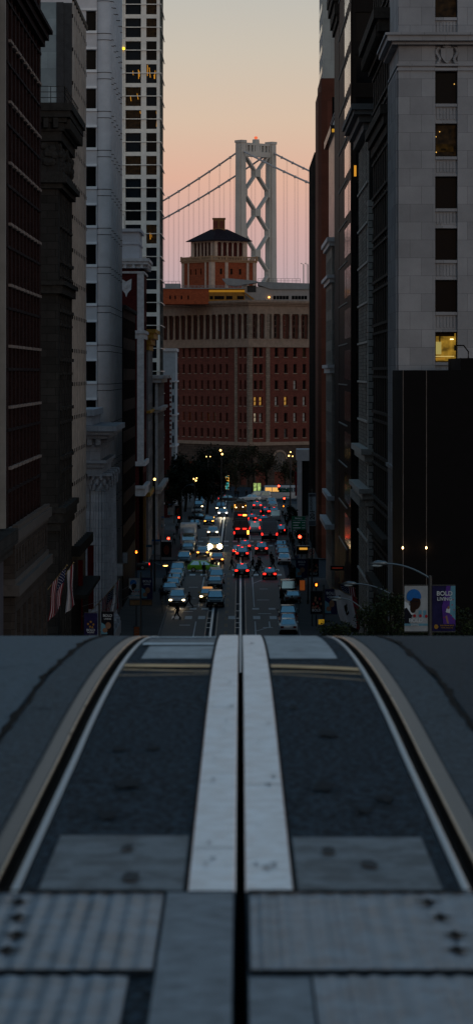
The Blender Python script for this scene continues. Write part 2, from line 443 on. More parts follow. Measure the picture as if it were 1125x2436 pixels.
# far markings: crosswalk blocks, lane lines
def mark(name, x0, x1, y0, y1, m=PAINT): return strip(name, m, x0, x1, y0, y1, .006)
for (yy, dep, xs) in ((311, 4.2, (-7.3, -5.9, -4.5, -1.3, 1.35, 3.1)), (324, 2.4, (-7.1, -5.6, -4.3, 1.3, 3.1, 4.6)),
                      (381, 3, (-6.6, -5.2, -3.9, -1.0, 1.6, 3.0, 4.6)), (391, 3, (-6.9, -5.5, -1.1, 1.5, 2.9, 4.4)),
                      (449, 3.5, (-6.8, -5.4, -2.6, -1.1, 1.4, 2.7, 4.2)), (461, 3.5, (-6.6, -5.2, -2.6, -1.2, 1.3, 2.6, 4.1)),
                      (536, 4, (-6.5, -5, -3.5, -1.2, 1.4, 3)), (550, 4, (-6.5, -5, -3.5, -1.2, 1.4, 3))):
    for x in xs: mark('crosswalk_bar', x, x+.75, yy, yy+dep)
for a, b_ in ((288, 308), (328, 378), (412, 446), (468, 530)):
    mark('lane_line', -4.72, -4.60, a, b_); mark('lane_line', 1.46, 1.58, a, b_)
for a, b_ in ((300, 306), (318, 320), (338, 340), (356, 358), (400, 402), (470, 474), (500, 505)):
    mark('stop_line', 1.9 if a % 4 else 2.3, 3.3, a, a+.7); mark('stop_line', -6.3, -5.2, a+3, a+3.7)
def pline(name, pts, w_, m=PAINT):
    b = MB()
    for (xa, ya), (xb, yb) in zip(pts, pts[1:]):
        b.quad((xa-w_/2, ya, gz(ya)+.009), (xa+w_/2, ya, gz(ya)+.009), (xb+w_/2, yb, gz(yb)+.009), (xb-w_/2, yb, gz(yb)+.009))
    structure(name, b, m)
pline('parking_mark', [(1.55, 296), (3.0, 301), (3.0, 308)], .14)
pline('parking_mark', [(1.55, 366), (3.3, 376)], .14)
pline('parking_mark', [(-4.7, 331), (-6.3, 327)], .14)
LPAINT = mat('lane_yellow', (.35,.22,.07), .6, 0, .4, 5)
for a in range(292, 640, 9):
    mark('centre_line', -1.62, -1.56, a, a+4, LPAINT); mark('centre_line', -1.44, -1.38, a, a+4, LPAINT)
for c in (0.0, -3.0):
    for a in (300, 306, 312, 322, 332): mark('tie_bar', c-.48, c-.02, a, a+.5, STEEL)

# cracks, chips and stains in the near road
def crack(x, y, dx, dy, n_, w0, m_=TAR, dz=.0085):
    b = MB(); p = None; rr = random.Random(int(x*1000+y*77)); 
    for i in range(n_+1):
        f = i/n_; xx = x+dx*f+rr.uniform(-1,1)*.006; yy = y+dy*f+rr.uniform(-1,1)*.03; w_ = w0*(.4+rr.random())*(1-abs(f-.5)*1.2)
        cur = ((xx, yy-w_*2.5, gz(yy)+dz), (xx, yy+w_*2.5, gz(yy)+dz))
        if p: b.quad(p[0], cur[0], cur[1], p[1])
        p = cur
    structure('road_crack', b, m_)
for a in ((-.46,9.0,.14,.25,9,.0022),(.20,8.6,.2,-.1,8,.002),(-.72,10.2,.10,.02,6,.004),(.16,10.6,.06,.0,5,.005),(.62,9.9,.10,.1,6,.003),(-.35,7.8,.12,.4,8,.0018),(.3,9.4,-.1,.6,9,.0018),(-.70,8.1,.1,.4,8,.0018),(-1.1,11.8,.25,.5,9,.003),(.9,12.3,.2,-.3,8,.003)): crack(*a)
STN = mat('road_stain', (.030,.040,.050), .8, 0, .4, 20, spec=.07)
rr = random.Random(21)
def stain(x, y, r, m_, dz, st=3.2):
    b = MB(); pts = []
    for i in range(22):
        a = 2*math.pi*i/22; q_ = r*rr.uniform(.6,1.25); yy = y+q_*math.sin(a)*st; pts.append((x+q_*math.cos(a), yy, gz(yy)+dz))
    b.quad(*pts); structure('road_stain', b, m_)
for i in range(9): stain(rr.choice((-1,1))*rr.uniform(.18,.40), rr.uniform(7.6,11.2), rr.uniform(.012,.035), STN, .0052+.0004*i)
PST_ = mat('plate_grime', (.42,.43,.45), .6, .2, .3, 20)
for i in range(16): stain(rr.choice((-1,1))*rr.uniform(.03,.10), rr.uniform(6.6,14), rr.uniform(.003,.010), PST_, .0112+.0002*i, 2.5)
MRK = mat('plate_scuff', (.22,.23,.25), .6, .2, .3, 20)
for x, y in ((.045,9.2),(.03,7.4),(-.06,8.4),(.07,11.9),(-.04,6.75)): crack(x, y, .022, .01, 4, .0016, MRK, .0148)
# ---------------------------------------------------------------- buildings, left side
UY, UX, UYN = (0, 1), (1, 0), (0, -1)
def block(name, label, cat, x0, x1, y0, y1, z1, m, wallname='wall'):
    zb = min(gz(y0), gz(y1))-.5
    t = thing(name, label, cat, ((x0+x1)/2, y0, zb))
    b = MB(); b.box(x0, x1, y0, y1, zb, z1); b.build(wallname, m, t); return t
STONE = mat('grey_stone', (.34,.33,.34), .8, 0, .16, .35, brick=(1.6,1.25,.012,.13), bump=.01, bscale=8)
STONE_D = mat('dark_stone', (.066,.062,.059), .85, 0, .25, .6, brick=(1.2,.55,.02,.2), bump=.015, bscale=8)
# near grey pier building at the frame edge
t = block('office_block', 'plain dark grey office block with light piers at the extreme left edge', 'building', -32, XL-.12, 120, 161, 62, mat('grey_render', (.06,.06,.062), .8, 0, .2, .5))
b = MB()
for y in (124, 132, 140, 148, 156, 160.4): b.box(XL-.12, XL+.18, y, y+.5, 21.5, 62)
b.build('pier', mat('pale_pier', (.30,.28,.26), .7, 0, .2, .5), t)
b = MB(); slabs(b, -30, XL, 121, 163, [(20.6,21.4,.7),(20.0,20.6,.4)], -1); b.build('cornice', STONE_D, t)
b = MB(); b.box(-30, XL-.1, 120.1, 162.6, gz(160)-1, 20.0); b.build('base', mat('purple_grey_stone', (.12,.11,.13), .8, 0, .2, .8), t)
# dark red brick office
BRK = mat('dark_red_brick', (.060,.028,.026), .85, 0, .2, 1.5, brick=(.22,.075,.012,.3), bump=.006, bscale=20)
BRK2 = mat('brown_brick_band', (.048,.034,.036), .85, 0, .2, 1.5, brick=(.22,.075,.012,.25))
TRIM = mat('pale_trim', (.26,.21,.19), .7, 0, .3, 2)
y0, y1 = 163.5, 191.6
zb = gz(y1)-.6
t = thing('brick_office', 'tall dark red brick office with thin pale sills, nearest full building on the left', 'building', (XL-10, y0, zb))
b = MB(); b.box(-33, XL-.5, y0, y1, zb, 66); b.build('core', BRK2, t)
fl = 3.43; zs = [31.45+fl*k for k in range(-3, 6)]+[52.9+fl*k for k in range(0, 3)]
rows = [(z+.15, z+2.05) for z in zs]
facade(t, (XL, y0), UY, y1-y0, 21.2, 66, ev(9, 1.0, y1-y0-1.0, 1.9), rows, .5, BRK, sp=.12, mull=(3,2), fm=BRZ, ft=.07)
b = MB()
for z in zs: 
    for a, c in ev(9, 1.0, y1-y0-1.0, 2.2):
        for k in range(3): b.box(XL-.02, XL+.16, y0+a+k*.75, y0+a+k*.75+.6, z-.02, z+.14)
b.build('sill', TRIM, t)
b = MB()
for z in zs: b.box(XL-.4, XL+.05, y0+.05, y1-.05, z+2.12, z+2.28)
b.build('brick_band', BRK2, t)
b = MB(); slabs(b, -32, XL+.02, y0, y1+.3, [(51.3,51.7,.25),(51.7,52.1,.5),(52.1,52.35,.75)], -1); b.build('cornice', BRK2, t)
BASE = mat('tan_base_stone', (.095,.078,.07), .8, 0, .25, 1, brick=(.9,.45,.02,.15))
b = MB(); b.box(-32, XL+.25, y0+.1, y1+.2, zb, 21.2)
b.build('base', BASE, t)
b = MB(); slabs(b, -32, XL+.26, y0+.1, y1+.25, [(20.7,21.25,.45),(20.4,20.7,.25),(18.2,18.5,.25),(17.6,18.2,.5)], -1)
for k in range(36): b.box(XL+.3, XL+.62, y0+.3+k*.77, y0+.3+k*.77+.4, 21.25, 21.5)
b.build('base_cornice', mat('grey_cornice', (.15,.13,.12), .8, 0, .2, 2), t)
facade(t, (XL+.45, y0+.3), UY, y1-y0-.4, 18.5, 20.4, ev(12, .5, y1-y0-1, 1.3), [(18.8, 20.1)], .3, BASE, mull=(2,2), fm=BRZ, name='mezzanine_wall')
facade(t, (XL+.45, y0+.3), UY, y1-y0-.4, zb, 17.6, ev(6, .5, y1-y0-1, 2.6), [(12.0, 16.6)], .3, BASE, mull=(2,3), fm=BRZ, name='shopfront_wall')
# dark stone block with the deep ornate cornice
y0, y1 = 210, 227
zb = gz(y1)-.6
t = thing('ornate_stone_block', 'dark stone office with a deep ornate cornice, left side, second from the frame edge', 'building', (XL-8, y0, zb))
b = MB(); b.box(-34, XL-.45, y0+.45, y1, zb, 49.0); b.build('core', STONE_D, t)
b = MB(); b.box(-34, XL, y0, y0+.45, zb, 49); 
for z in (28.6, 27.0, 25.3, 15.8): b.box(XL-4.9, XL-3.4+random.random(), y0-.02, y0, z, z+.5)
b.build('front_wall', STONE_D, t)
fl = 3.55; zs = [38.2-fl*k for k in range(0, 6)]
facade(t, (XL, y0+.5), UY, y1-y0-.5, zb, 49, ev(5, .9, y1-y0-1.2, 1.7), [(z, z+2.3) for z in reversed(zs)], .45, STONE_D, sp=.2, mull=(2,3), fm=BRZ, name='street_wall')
b = MB()
for z in zs:
    for a, c in ev(5, .9, y1-y0-1.2, 1.9):
        b.box(XL-.02, XL+.22, y0+.5+a, y0+.5+c, z-.25, z-.003); b.box(XL-.02, XL+.14, y0+.5+a, y0+.5+c, z+2.33, z+2.5)
b.build('window_surround', mat('soot_trim', (.075,.07,.066), .8, 0, .3, 3), t)
b = MB()
slabs(b, -34, XL, y0, y1, [(48.7,49.25,1.05),(48.25,48.7,.9),(47.9,48.25,.62),(47.3,47.9,.42),(46.6,47.3,.25),(44.0,44.4,.38),(43.6,44.0,.62),(43.2,43.6,.3),(36.3,36.6,.5),(35.7,36.3,.3),(20.0,20.4,.55),(19.3,20.0,.4),(18.7,19.3,.2)], -1)
for k in range(24): b.box(XL, XL+.85, y0+.4+k*.7, y0+.4+k*.7+.35, 47.5, 48.2)
for k in range(14): b.box(XL-.3-k*.7, XL+.05-k*.7, y0-.85, y0, 47.5, 48.2)
b.build('cornice', mat('sooty_cornice', (.07,.066,.062), .8, 0, .35, 3, bump=.02, bscale=6), t)
b = MB(); rnd = random.Random(3)
for k in range(90):
    z = rnd.uniform(44.5, 46.5)
    if k % 2: b.ball((XL+.05, y0+rnd.uniform(.2, 16.5), z), (.18,.3,.3), 6, 4)
    else: b.ball((XL-rnd.uniform(.2, 9), y0-.03, z), (.3,.18,.3), 6, 4)
b.build('frieze_relief', mat('soot_trim', (.075,.07,.066)), t)
b = MB()
for z in (49.65, 50.05, 50.45): b.bar((-24, y0-.6, z), (XL+.5, y0-.6, z), .05); b.bar((XL+.5, y0-.6, z), (XL+.5, y1, z), .05)
for k in range(12): b.bar((XL+.5-k*1.0, y0-.6, 49.2), (XL+.5-k*1.0, y0-.6, 50.45), .05)
for k in range(12): b.bar((XL+.5, y0-.6+k*1.5, 49.2), (XL+.5, y0-.6+k*1.5, 50.45), .05)
b.build('roof_railing', mat('dark_iron', (.03,.03,.03), .5, .6), t)
# grey tiled slab with vertical fins
y0, y1 = 228, 248; zb = gz(y1)-.6
TILE = mat('grey_tile_cladding', (.27,.32,.34), .55, 0, .2, .5, brick=(1.35,1.3,.008,.2))
t = thing('finned_office', 'grey tile clad slab with pale vertical fins rising behind the ornate dark block', 'building', (XL-8, y0, zb))
b = MB(); b.box(-36, XL-.7, y0, y1, zb, 58.8); b.build('tiled_wall', TILE, t)
b = MB(); b.box(XL-.7, XL-.05, y0+.02, y1, zb, 58.75); b.box(XL-1.25, XL-.7, y0-.08, y0, 16, 58.8); b.build('corner_wall', mat('dark_corner', (.09,.09,.095), .6), t)
FIN = mat('pale_fin', (.42,.38,.35), .55, .2, .2, 1)
b = MB()
for k in range(8):
    yy = y0+.15+k*2.5; b.box(XL-.05, XL+.09, yy, yy+.55, 16.6, 58.9)
b.build('fin', FIN, t)
b = MB()
for k in range(16): b.box(XL-.05, XL+.04, y0+.1, y1, 18.6+2.6*k, 18.9+2.6*k)
b.box(XL-.05, XL+.15, y0, y1, 58.9, 59.3); b.build('joint_band', BRZ, t)
b = MB(); slabs(b, -30, XL, y0-.3, y1, [(15.8,16.6,.6),(12.6,12.9,1.2)], -1); b.box(-30, XL+.2, y0, y1, zb, 12.6); b.build('shopfront', mat('dark_shopfront', (.03,.03,.03), .8), t)
# classical bank
BANK = mat('bank_granite', (.40,.40,.43), .8, 0, .2, .8, brick=(1.4,.8,.012,.1), bump=.01, bscale=8)
y0, y1 = 274, 293; zb = gz(y1)-.5
t = thing('bank_building', 'classical grey stone bank with giant fluted Corinthian columns', 'bank', (XL-8, y0, zb))
b = MB(); b.box(-36, XL-1.1, y0+1.2, y1, zb, 22.2); b.build('wall', BANK, t)
b = MB(); slabs(b, -36, XL-.9, y0+.9, y1, [(26.0,26.6,.25),(25.1,26.0,0.0)], -1)
slabs(b, -36, XL, y0, y1, [(24.6,25.1,1.5),(24.25,24.6,1.2),(23.9,24.25,.75),(21.6,21.9,.55),(21.2,21.6,.3),(20.6,21.2,.12)], -1)
slabs(b, -36, XL-.05, y0+.05, y1, [(21.9,23.9,0.0)], -1)
for k in range(24): b.box(XL, XL+.6, y0+.2+k*.8, y0+.65+k*.8, 23.3, 23.85); 
for k in range(20): b.box(XL-.45-k*.8, XL-k*.8, y0-.6, y0, 23.3, 23.85)
b.build('entablature', BANK, t)
def corinthian(x, y, zt, zb_, r, par):
    b = MB(); fl = 20; pts = []
    for i in range(fl*2):
        a = math.pi*i/fl; rr = r*(1 if i % 2 else .90); pts.append((math.cos(a)*rr, math.sin(a)*rr))
    n = len(b.v)
    lv = [(zb_+.8, 1.0), (zb_+(zt-zb_)*.4, .97), (zt-1.6*r, .86)]
    for z, s_ in lv: b.v += [(x+p[0]*s_, y+p[1]*s_, z) for p in pts]
    k = len(pts)
    for i in range(2):
        for j in range(k): j2 = (j+1) % k; b.f.append((n+i*k+j, n+i*k+j2, n+(i+1)*k+j2, n+(i+1)*k+j)); b.m.append(0)
    c = b.build('column', BANK, par)
    q = MB(); z = zt-1.6*r
    q.tube([(x, y, z-.06), (x, y, z), (x, y, z+r), (x, y, zt-.22)], [r*.95, r*.8, r*.82, r*1.05], 16)
    for lay, (zz, rr) in enumerate(((z+.1, .92), (z+r*.55, .98), (z+r*1.05, 1.12))):
        for i in range(9):
            a = 2*math.pi*(i+.5*lay)/9; q.ball((x+math.cos(a)*r*rr, y+math.sin(a)*r*rr, zz+.22), (.16,.16,.34), 6, 5)
    q.box(x-r*1.15, x+r*1.15, y-r*1.15, y+r*1.15, zt-.22, zt); q.build('capital', BANK, c)
    q = MB(); q.box(x-r*1.25, x+r*1.25, y-r*1.25, y+r*1.25, zb_, zb_+.4); q.tube([(x, y, zb_+.4), (x, y, zb_+.6), (x, y, zb_+.8)], [r*1.2, r*1.2, r*1.02], 20); q.build('plinth', BANK, c)
for (x, y) in ((XL-.15, y0+1.0), (XL-.15, y0+6.5), (XL-.15, y0+12), (XL-.15, y0+17.4), (XL-4.6, y0+1.0)):
    corinthian(x, y, 20.6, gz(y0)+1.2, .95, t)
b = MB(); b.box(-36, XL+1.1, y0-.3, y1, zb, gz(y0)+1.2); b.build('podium', BANK, t)
# pale tower with round corner column
PALE = mat('pale_precast', (.50,.48,.49), .75, 0, .12, .6, bump=.004, bscale=10)
PALE2 = mat('pale_spandrel', (.56,.55,.57), .75, 0, .12, .6)
y0, y1 = 296, 326; zb = gz(y1)-.6
t = thing('precast_tower', 'pale concrete tower with a rounded corner column and square dark windows', 'building', (XL-8, y0, zb))
b = MB(); b.box(-36, XL-2.0, y0+2.0, y1, zb, 76); b.build('core', PALE2, t)
fl = 3.93; rows = [(29.2+fl*k, 31.2+fl*k) for k in range(-4, 12)]
facade(t, (-35.4, y0+.35), UX, 20.95, zb, 76, [(12.6, 13.6), (16.2, 17.2), (19.85, 20.86)], rows, .8, PALE2, mull=(1,1), fm=BRZ, ft=.03, name='west_wall')
b = MB()
for z0, z1 in rows:
    b.box(-35.4, XL-1.45, y0+.22, y0+.35, z0-.28, z0-.02); b.box(-35.4, XL-1.45, y0+.22, y0+.35, z1+.02, z1+.26)
b.build('sill_band', mat('white_band', (.78,.78,.80), .7, 0, .1, 1), t)
def ringcol(x, y, r, par):
    b = MB(); z = zb
    b.tube([(x, y, zb), (x, y, 76)], r, 28); c = b.build('round_column', PALE, par, smooth=False)
    for p in c.data.polygons: p.use_smooth = abs(p.normal.z) < .5
    q = MB()
    for z0, z1 in rows:
        for zz in (z0-.30, z1+.30+.68): q.tube([(x, y, zz-.03), (x, y, zz+.03)], r+.02, 28)
    q.build('column_joint', mat('dark_joint', (.05,.05,.05), .9), c)  # plain dark joint rings around the column
ringcol(XL-.80, y0+.9, .78, t)
for k in range(1, 6): 
    ringcol(XL-.80, y0+.9+k*5.4, .78, t)
b = MB(); b.box(XL-2.0, XL-.55, y0+1.5, y1, zb, 76); b.build('side_wall', PALE, t)
b = MB()
for z0, z1 in rows:
    for zz in (z0-.30, z1+.98): b.box(XL-1, XL-.5, y0+1.5, y1, zz-.03, zz+.03)
b.build('wall_joint', mat('dark_joint', (.05,.05,.05)), t)
# low dark brown building
y0, y1 = 326.5, 363.5; zb = gz(y1)-.6
t = thing('dark_midrise', 'narrow dark brown mid rise with thin bands beside the pale rounded tower', 'building', (XL-8, y0, zb))
b = MB(); b.box(-30, XL-.4, y0, y1, zb, 37.4); b.build('core', mat('dark_core', (.02,.022,.026), .6), t)
DBR = mat('dark_brown_panel', (.022,.019,.019), .7, 0, .25, 1)
facade(t, (XL, y0), UY, y1-y0, zb, 37.5, ev(12, .3, y1-y0-.3, 2.3), [(z, z+2.2) for z in [9.5+3.5*k for k in range(8)]], .4, DBR, mull=(2,1), fm=BRZ)
b = MB(); slabs(b, -30, XL, y0, y1, [(37.2,37.6,.25)], -1); b.build('parapet', STONE_D, t)
# red brick and white ornament
y0, y1 = 392, 407.6; zb = gz(y1)-.6
RED = mat('deep_red_brick', (.15,.030,.028), .85, 0, .2, 1.5, brick=(.3,.1,.012,.2))
WHT = mat('white_terracotta', (.55,.53,.54), .7, 0, .2, 2, bump=.01, bscale=6)
t = thing('red_terracotta_building', 'red brick building with white terracotta cornice, arched window and pale penthouse', 'building', (XL-8, y0, zb))
b = MB(); b.box(-30, XL-.5, y0+.5, y1, zb, 44); b.build('core', RED, t)
W0 = -19.5
facade(t, (W0-8, y0), UX, XL-W0+8, zb, 44, [(8+.3, 8+1.9)], [(10+4.1*k, 12.4+4.1*k) for k in range(5)]+[(38.2, 42.0)], .5, RED, mull=(2,2), fm=WHT, name='west_wall')
facade(t, (XL, y0), UY, y1-y0, zb, 44, ev(4, 1, y1-y0-1, 2), [(10+4.1*k, 12.4+4.1*k) for k in range(8)], .5, RED, mull=(2,2), fm=WHT, name='street_wall')
b = MB(); slabs(b, -30, XL, y0, y1, [(44.9,45.3,.85),(44.5,44.9,.7),(44.0,44.5,.35),(43.3,43.6,.2)], -1)
for k in range(9): b.box(XL-.3-k*1.1, XL+.05-k*1.1, y0-.65, y0, 44.0, 44.5)
for k in range(12): b.box(XL, XL+.65, y0+.2+k*1.3, y0+.6+k*1.3, 44.0, 44.5)
b.build('cornice', WHT, t)
b = MB(); slabs(b, -30, XL, y0, y1, [(35.3,35.7,.3),(34.6,35.3,.15),(17.6,18.2,.35),(14.6,15.0,.5),(13.6,14.6,.3)], -1); b.build('string_course', WHT, t)
b = MB(); b.box(XL-.75, XL+.12, y0-.12, y0+.9, 18.2, 43.3); b.build('corner_pilaster', WHT, t)
b = MB(); cx, cz = W0+1.1, 39.6    # arch surround
for i in range(13):
    a0, a1 = math.pi*i/13, math.pi*(i+1)/13
    b.prism([(cx+1.25*math.cos(a0), cz+1.25*math.sin(a0)), (cx+1.6*math.cos(a0), cz+1.6*math.sin(a0)), (cx+1.6*math.cos(a1), cz+1.6*math.sin(a1)), (cx+1.25*math.cos(a1), cz+1.25*math.sin(a1))], 'y', y0-.12, y0)
b.box(cx+1.25, cx+1.6, y0-.12, y0, 36, cz); b.box(cx-1.6, cx-1.25, y0-.12, y0, 36, cz); b.build('arch_surround', WHT, t)
b = MB(); b.prism([(XL-2.9, 42.6), (XL-2.2, 42.2), (XL-1.5, 42.6), (XL-1.55, 41.2), (XL-2.0, 40.7), (XL-2.2, 40.1), (XL-2.4, 40.7), (XL-2.85, 41.2)], 'y', y0-.16, y0)
b.ball((XL-2.2, y0-.14, 41.6), (.35,.12,.4), 8, 6); b.build('cartouche', WHT, t)
b = MB(); b.box(-30, XL-.55, y0+.4, y1-2, 45.3, 49.0); slabs(b, -30, XL-.55, y0+.4, y1-2, [(48.9,49.3,.3),(47.2,47.4,.12)], -1); p = b.build('penthouse', mat('white_render', (.50,.49,.52), .8, 0, .12, 1), t)
q = MB(); q.box(-18.6, -17.75, y0+.36, y0+.4, 45.9, 47.6); q.build('window', GLASS, p)
b = MB()
for k in range(6): b.bar((-22+k*1.3, y0+1, 49.3), (-22+k*1.3, y0+1, 51.2), .07)
b.bar((-22, y0+1, 51.2), (-15.5, y0+1, 51.2), .06); b.build('roof_frame', FIN, t)
YST = mat('ochre_stone', (.32,.18,.06), .8, 0, .2, 1)
b = MB(); b.box(XL-2.4, XL-1.0, y0-.25, y0, zb, 13.6); b.box(XL-.4, XL+.3, y0+2, y0+3.2, zb, 13.6); b.build('ochre_pier', YST, t)
# glass grid high rise
AMB = mat('amber_glow_window', (.02,.012,.004), .3, emit=(1,.42,.06), es=.16, noise=.9, scale=1.8); NAVY = mat('navy_glass', (.010,.024,.040), .15, 0, .3, 1, spec=.09)
y0, y1 = 474, 495; zb = gz(y1)-.6
t = thing('glass_grid_tower', 'tall glass tower with pale concrete grid and horizontal rails, end of the left row', 'building', (XL-8, y0, zb))
b = MB(); b.box(-34, XL-.6, y0+.6, y1-.2, zb, 100); b.build('core', mat('dark_core', (.02,.022,.026), .4), t)
GRID = mat('grid_concrete', (.82,.79,.73), .7, 0, .12, 1)
fl = 3.70; zz = [CZ+(887-32)*y0/F-fl*k for k in range(-3, 24)]
rows = [(z+.02, z+fl-.62) for z in reversed(zz) if z > zb+1]
Wd = 17.0; c2 = Wd-(XL-px(348,y0)); 
cols = [(c2-4.6-2.9, c2-4.6), (c2-3.35, c2-.85), (c2, Wd-.5)]
def pk(i, j):
    r = random.random(); hot = 15 <= j <= 21
    return (AMB if r < .05 else DIMW) if (hot and r < .3) else (DIMW if r < .10 else (NAVY if r < .6 else GLASS))
facade(t, (XL-Wd, y0), UX, Wd, zb, 100, cols, rows, .6, GRID, sp=.06, mull=(1,2), fm=BRZ, pick=pk, ft=.05, name='west_grid')
facade(t, (XL, y0+.6), UY, y1-y0-.6, zb, 100, ev(4, .2, 20.2, 4.4), rows, .5, mat('green_grey_metal', (.12,.15,.14), .5), sp=.1, mull=(3,2), fm=BRZ, name='street_grid')
b = MB()
for z in zz:
    b.box(XL-Wd, XL+.28, y0-.30, y0-.16, z+fl*.42, z+fl*.42+.13); b.box(XL+.14, XL+.28, y0-.16, y1, z+fl*.42, z+fl*.42+.13)
b.build('rail', mat('pale_rail', (.75,.74,.70), .4, .3), t)
b = MB(); b.box(px(296.5,y0)-.07, px(296.5,y0)+.07, y0-.14, y0, zb, 100); b.build('mullion', mat('pale_rail', (.75,.74,.70)), t)
rf_ = random.Random(9)
for (a, e, h) in ((329,163,22),(331,166,14),(351,152,26),(355,158,24),(369,165,20),(366,175,10),(326,220,14),(344,214,5),(333,262,6),(371,262,7),(373,285,14),(357,552,16),(360,556,8),(316,166,10),(310,226,12)):
    q = MB(); q.bar((px(a,y0),y0+.42,pz(e,y0)), (px(a+rf_.uniform(-1,3),y0),y0+.42,pz(e+h,y0)), .09, .03); q.build('interior_light', mat('filament_amber', (.3,.15,.02), .5, emit=(1,.42,.04), es=.55), t)
for (a, c_, e) in ((349,373,92),(349,373,146),(349,373,202),(349,373,255),(300,335,94)):
    q = MB(); q.box(px(a,y0), px(c_,y0), y0+.40, y0+.44, pz(e+3,y0), pz(e,y0)); q.build('ceiling_strip', mat('dim_ceiling', (.14,.14,.13), .7), t)
q = MB(); q.ball((px(294.5,y0), y0-.2, pz(114,y0)), .22, 8, 6); q.build('beacon_lamp', mat('beacon_yellow', (1,.7,.1), .4, emit=(1,.62,.02), es=2.5), t)
# ornate little buildings in front of it
y0, y1 = 409, 429; zb = gz(y1)-.6
t = block('gold_corniced_building', 'narrow ornate building with a golden cornice below the glass tower', 'building', -30, XL-.1, y0, y1, 35, mat('ochre_brown', (.10,.065,.035), .8, 0, .3, 1))
b = MB(); slabs(b, -30, XL, y0, y1, [(35.6,36.1,1.25),(34.8,35.6,1.0),(34.0,34.8,.6),(33.2,34.0,.3),(24.4,24.8,.5),(12.8,13.4,.5)], -1); b.build('cornice', mat('golden_cornice', (.50,.27,.05), .6, 0, .3, 2), t)
facade(t, (XL+.2, y0), UY, y1-y0, zb, 33.2, ev(6, .5, 19.5, 1.6), [(8+3.8*k, 10.6+3.8*k) for k in range(6)], .3, mat('grey_terracotta', (.24,.23,.24), .8), fm=BRZ)
y0, y1 = 431, 466; zb = gz(y1)-.6; xf = -12.1
t = block('grey_ornate_building', 'pale grey stone building with stacked cornices at the foot of the glass tower', 'building', -30, xf-.4, y0, y1, 29.5, mat('grey_terracotta', (.24,.23,.24)))
facade(t, (xf, y0+.4), UY, y1-y0-.4, zb, 29.5, ev(8, .5, 34, 1.9), [(7+3.9*k, 9.8+3.9*k) for k in range(6)], .4, mat('grey_terracotta', (.24,.23,.24)), fm=BRZ, mull=(2,2))
facade(t, (xf-3.0, y0), UX, 3.0, zb, 29.5, [(.9, 2.1)], [(7+3.9*k, 9.8+3.9*k) for k in range(6)], .4, WHT, fm=BRZ, name='west_wall')
b = MB(); slabs(b, -30, xf, y0, y1, [(29.2,29.7,.8),(28.6,29.2,.5),(24.6,25.0,.6),(24.2,24.6,.3),(12.9,13.4,.7),(12.3,12.9,.4)], -1); b.build('cornice', WHT, t)
# the two slivers beyond
y0 = 540; zb = gz(y0)-1
t = block('small_red_block', 'small red brick wall just right of the glass tower foot', 'building', -24, px(404,y0), y0, y0+15, pz(893,y0), RED)
b = MB(); 
for k in range(16): b.box(px(404,y0)-.02, px(404,y0)+.3, y0-.05, y0+.5, pz(893,y0)-.4-k*.85, pz(893,y0)-k*.85)
b.build('quoin', WHT, t)
y0 = 572
t = block('pale_blue_building', 'pale blue grey building glimpsed between the glass tower and the red brick office', 'building', -28, px(417,y0), y0, y0+20, pz(829,y0), mat('pale_blue_wall', (.36,.40,.44), .8, 0, .15, 1))
b = MB(); slabs(b, -28, px(417,y0), y0, y0+20, [(pz(835,y0), pz(829,y0)+.1, .25)]+[(pz(q,y0)-.3, pz(q,y0), .3) for q in (905, 985, 1060)], -1); b.build('cornice', WHT, t)
b = MB()
for k in range(5): b.box(px(410,y0), px(414,y0), y0-.03, y0, pz(925+32*k,y0), pz(908+32*k,y0))
b.build('window', GLASS, t)
# ---------------------------------------------------------------- buildings, right side
# black banking hall at the right edge
BLK = mat('polished_black_granite', (.012,.010,.011), .6, 0, .3, 1.5, spec=.08)
y0, y1 = 190, 203; x0 = px(958, y0); zb = gz(y1)-1; zt = pz(880, y0)
t = block('black_granite_hall', 'low windowless black granite building at the right edge', 'building', x0, 34, y0, y1, zt, BLK)
b = MB(); b.box(px(1097,y0), 34, y0+.6, y1-1, zt, pz(851,y0)); b.build('roof_room', BLK, t)
b = MB()
for q in (958.6, 1014): b.box(px(q,y0)-.02, px(q,y0)+.025, y0-.05, y0-.001, zb, zt)
b.build('panel_strip', mat('steel_strip', (.12,.105,.10), .45, .6, .4, 1), t)
LAMPG = mat('wall_lamp_glow', (1,.8,.5), .5, emit=(1,.66,.32), es=5)
for q, lb in ((957.5, 'left'), (1013.5, 'right')):
    l = thing('wall_lamp', 'small glowing wall lamp on the black granite hall, at its '+('street corner' if lb == 'left' else 'upright steel strip'), 'lamp', (px(q,y0), y0-.06, pz(1303,y0)))
    q_ = MB(); q_.ball((0,-.10,0), (.055,.055,.09), 10, 8); q_.build('bulb', LAMPG, l, local=True)
    q_ = MB(); q_.box(-.05, .05, -.03, .05, -.16, .16); q_.build('bracket', BRZ, l, local=True)
    pl = bpy.data.lights.new('wall_lamp_light', 'POINT'); pl.energy = 3; pl.color = (1,.62,.30); pl.shadow_soft_size = .05
    po = bpy.data.objects.new('bulb_light', pl); COL.objects.link(po); po.parent = l; po.location = (0, -.22, 0)
t2 = thing('roof_camera_arm', 'thin bent dark pole with a camera on the roof of the black hall', 'camera pole', (px(1114,y0), y0+1, zt))
b = MB(); a_ = lambda u, v: (px(u,y0+1), y0+1, pz(v,y0+1))
b.tube([a_(1114,852), a_(1114,836), a_(1103,821), a_(1085,821)], .045, 8); b.box(px(1083,y0), px(1087,y0), y0+.9, y0+1.1, pz(833,y0), pz(820,y0)); b.build('pole', BRZ, t2)
